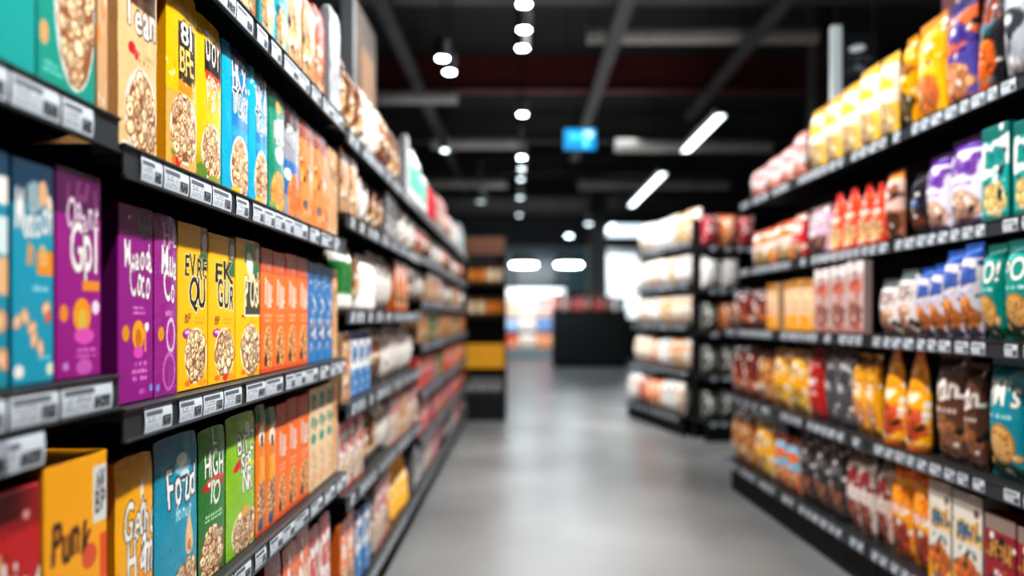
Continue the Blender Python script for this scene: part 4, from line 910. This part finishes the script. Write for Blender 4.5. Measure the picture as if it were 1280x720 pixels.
t = thing('aisle_sign', 'black board with white edge hanging above the snack rack', 'sign', (sx, sy, szz))
MB().box(-.10, .13, .004, .03, 0, .46, .003).build('board', M_LB, t)
a = Art(.22, .45, (30, 32, 35), 2, 110); a.ell(.42, .78, .24, .05, (214, 220, 224), .2); a.ell(.3, .76, .1, .035, (226, 230, 232)); a.lines(.1, .60, .85, .68, (120, 124, 128), 2); a.lines(.1, .4, .7, .56, (100, 104, 108), 4); a.scrib(.35, .46, .6, .58, (130, 134, 138), None, 3); a.lines(.1, .1, .6, .34, (76, 80, 84), 5)
o = picture('face', .225, .45, a, 70, 140, mat('sign_face', attr=True, emit=True, strength=.45), t, .0025, .005); o.location.x = .015  # faint glow added to brighten the print on the dark face
MB().box(-.165, -.101, -.012, .03, -.02, .50, .006).build('edge_strip', mat('white_strip', (226, 236, 238), .35, emit=(226, 238, 240), strength=.35), t)
for s_ in (-.13, .11): MB().cyl((s_, .015, .46), (s_, .015, ZC - szz), .004, 8).build('cable', M_LB, t)

# ------------------------------------------------------------------ far end of the shop
M_WH = mat('white_enamel', (214, 218, 220), .35)
M_LIT = mat('case_light', (255, 255, 255), emit=(236, 246, 250), strength=3)
FC = Bay((.30, 22.9), (1, 0), None, 'bright far display')
t = thing('refrigerated_display', 'brightly lit white display case at the far end of aisle', 'display case', (.30, 22.9, 0))
MB().box(-.95, .95, .7, .76, 0, 2.0).build('back_panel', M_WH, t)
for xx in (-.95, .91): MB().box(xx, xx + .04, 0, .699, 0, 2.0, .004).build('side_panel', M_WH, t)
MB().box(-.909, .909, .0, .699, 0, .28, .01).build('base', mat('case_grey', (110, 122, 128), .4), t)
for zz in (.78, 1.2, 1.56): MB().box(-.909, .909, .1, .699, zz, zz + .025, .003).build('shelf', M_WH, t)
MB().box(-.909, .909, -.05, .699, 1.9, 2.0, .006).build('canopy', M_WH, t)
MB().box(-.85, .85, .06, .12, 1.872, 1.899, .003).build('light_strip', M_LIT, t)
FI = []
for i, (zz, ks) in enumerate(((1.588, ['g_white', 'g_whitegrey', 's_coral', 's_coral']), (1.228, ['g_cream', 'g_white', 's_palepink', 's_coral']), (.808, ['s_bluewhite', 'g_white', 's_blue', 's_orange']), (.283, ['s_redor', 'g_white', 's_orange', 's_tanorange']))):
    for k in range(7):
        key = ks[min(3, k * 4 // 7)]; n0 = len(ITEMS)
        o = put(FC, key, -.9 + k * .257, -.9 + k * .257 + .25, zz, '', [.26, .29, .34, .42][i], .14); d = D[key]
        FI.append((o, d['desc'], i, k))
for o, desc, i, k in FI:
    o['label'] = f'{desc}, {ORD[k]} along {["top", "second", "third", "lowest"][i]} tier of far display'; o['group'] = 'packs in the bright far display'

M_CT = mat('counter_black', (20, 22, 22), .45, noise=(6, .1))
t = thing('sales_counter', 'long dark counter at the far end of the aisle', 'counter', (1.62, 18.9, 0))
MB().box(-.88, .88, 0, .8, .08, 1.28, .01).build('body', M_CT, t)
MB().box(-.84, .84, .06, .8, 0, .079).build('plinth', M_BACK, t)
MB().box(-.92, .92, -.04, .84, 1.281, 1.33, .008).build('worktop', M_CT, t)
CTB = Bay((1.62, 18.9), (1, 0), None, 'dark counter')
for k in range(7):
    key = ['r_brownred', 'r_brownred', 's_red', 'r_brownred', 's_red', 'r_brownred', 's_grey'][k]
    o = put(CTB, key, -.86 + k * .245, -.86 + k * .245 + .22, 1.33, '', [.5, .42, .4, .46, .4, .44, .4][k] * .8, .1)
    o['label'] = f'{D[key]["desc"]} on the dark far counter, {ORD[k]} from bright display'; o['group'] = 'packs on the dark far counter'

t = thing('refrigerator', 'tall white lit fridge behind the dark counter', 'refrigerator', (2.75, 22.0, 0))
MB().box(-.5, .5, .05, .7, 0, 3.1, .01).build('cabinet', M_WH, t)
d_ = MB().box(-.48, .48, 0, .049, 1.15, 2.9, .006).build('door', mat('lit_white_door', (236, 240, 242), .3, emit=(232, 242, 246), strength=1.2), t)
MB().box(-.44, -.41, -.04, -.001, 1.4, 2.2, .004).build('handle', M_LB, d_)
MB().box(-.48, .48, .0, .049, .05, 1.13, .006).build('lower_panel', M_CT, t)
t = thing('light_box', 'wide glowing white ceiling panel beyond the linear lamps', 'ceiling lamp', (3.0, 23.6, 3.52))
MB().box(-.72, .72, -.05, .3, 0, .4, .006).build('housing', M_LB, t)
MB().box(-.70, .70, -.062, -.051, .02, .38, .003).build('diffuser', mat('box_glow', (255, 255, 255), emit=(214, 236, 244), strength=1.6), t)
for s_ in (-.5, .5): MB().cyl((s_, .1, .4), (s_, .1, ZC - 3.52), .006, 8).build('cable', M_LB, t)
# glazed front wall behind it all
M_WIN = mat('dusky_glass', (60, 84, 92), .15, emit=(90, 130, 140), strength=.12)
for k in range(4):
    x = -2.6 + k * 1.55
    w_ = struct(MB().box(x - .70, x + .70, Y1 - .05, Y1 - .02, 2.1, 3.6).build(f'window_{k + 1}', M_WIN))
    fr = MB()
    for xx in (x - .75, x + .69): fr.box(xx, xx + .06, Y1 - .08, Y1 - .001, 2.04, 3.66)
    fr.box(x - .69, x + .69, Y1 - .08, Y1 - .001, 3.6, 3.66).box(x - .69, x + .69, Y1 - .08, Y1 - .001, 2.04, 2.1)
    struct(fr.build('window_frame', mat('window_frame_grey', (96, 104, 108), .4)))

# ------------------------------------------------------------------ light
def spot(loc, tgt, power, ang=70, blend=.6, rad=.06, col=(1, .97, .93)):
    l = bpy.data.lights.new('aisle_spot', 'SPOT'); l.energy = power; l.spot_size = math.radians(ang); l.spot_blend = blend; l.shadow_soft_size = rad; l.color = col
    o = bpy.data.objects.new('aisle_spot', l); COL.objects.link(o); o.location = loc
    o.rotation_euler = (Vector(tgt) - Vector(loc)).to_track_quat('-Z', 'Y').to_euler(); return o
for i, y in enumerate((.9, 1.9, 2.9, 4.2, 5.6, 7.2, 8.6)):
    spot((.45, y - .25, 4.1), (-.6, y + .1, 1.0), 430, 66)
for i, y in enumerate((1.9, 3.0, 4.2, 5.4)):
    spot((.1, y - .3, 4.1), (1.5, y, .9), 290, 66)
for y in (8.2, 9.8, 11.4): spot((.2, y - .4, 3.8), (1.7, y, 1.1), 520)
def area(loc, sx_, sy_, power, col=(.93, .97, 1), rot=(0, 0, 0)):
    l = bpy.data.lights.new('added_fill', 'AREA'); l.shape = 'RECTANGLE'; l.size = sx_; l.size_y = sy_; l.energy = power; l.color = col; l.specular_factor = .35  # unseen area lamp added as fill, not a fixture
    o = bpy.data.objects.new('added_fill', l); COL.objects.link(o); o.location = loc; o.rotation_euler = rot; return o
area((.3, 4.5, 3.9), .8, 8, 65)
area((.5, 14, 3.9), 2.5, 8, 150)
area((.4, 20.6, 3.2), 2.6, 1.2, 80, rot=(math.radians(40), 0, 0)); area((.3, 21.5, 2.1), 1.8, .4, 60, rot=(math.radians(76), 0, 0))  # two added lamps that brighten the far display
area((.3, 9, 3.3), 4, 14, 60, rot=(math.pi, 0, 0))  # added uplight that lifts the ceiling and ducts
spot((1.2, 5.6, 3.8), (1.95, 7.6, 1.3), 260, 50)  # extra spot added to brighten the gondola end
w = bpy.data.worlds.new('shop_air'); SC.world = w; w.use_nodes = True
w.node_tree.nodes['Background'].inputs[0].default_value = (.5, .58, .64, 1); w.node_tree.nodes['Background'].inputs[1].default_value = .24

# ------------------------------------------------------------------ camera
cd = bpy.data.cameras.new('camera'); cam = bpy.data.objects.new('camera', cd); COL.objects.link(cam); SC.camera = cam
cam.location = (0, 0, CAMZ); cam.rotation_euler = (math.pi / 2, 0, 0)
cd.sensor_width = 36; cd.lens = PXF / 1280 * 36
cd.shift_x = -(CX - 640) / 1280; cd.shift_y = (CY - 360) / 1280
cd.clip_start = .02; cd.clip_end = 100
cd.dof.use_dof = True; cd.dof.focus_distance = 1.6; cd.dof.aperture_fstop = 1.2
SC.view_settings.view_transform = 'Standard'; SC.view_settings.look = 'Medium High Contrast'
SC.view_settings.exposure = 0.0
SC.cycles.max_bounces = 6; SC.cycles.use_denoising = True; SC.cycles.sample_clamp_indirect = 6
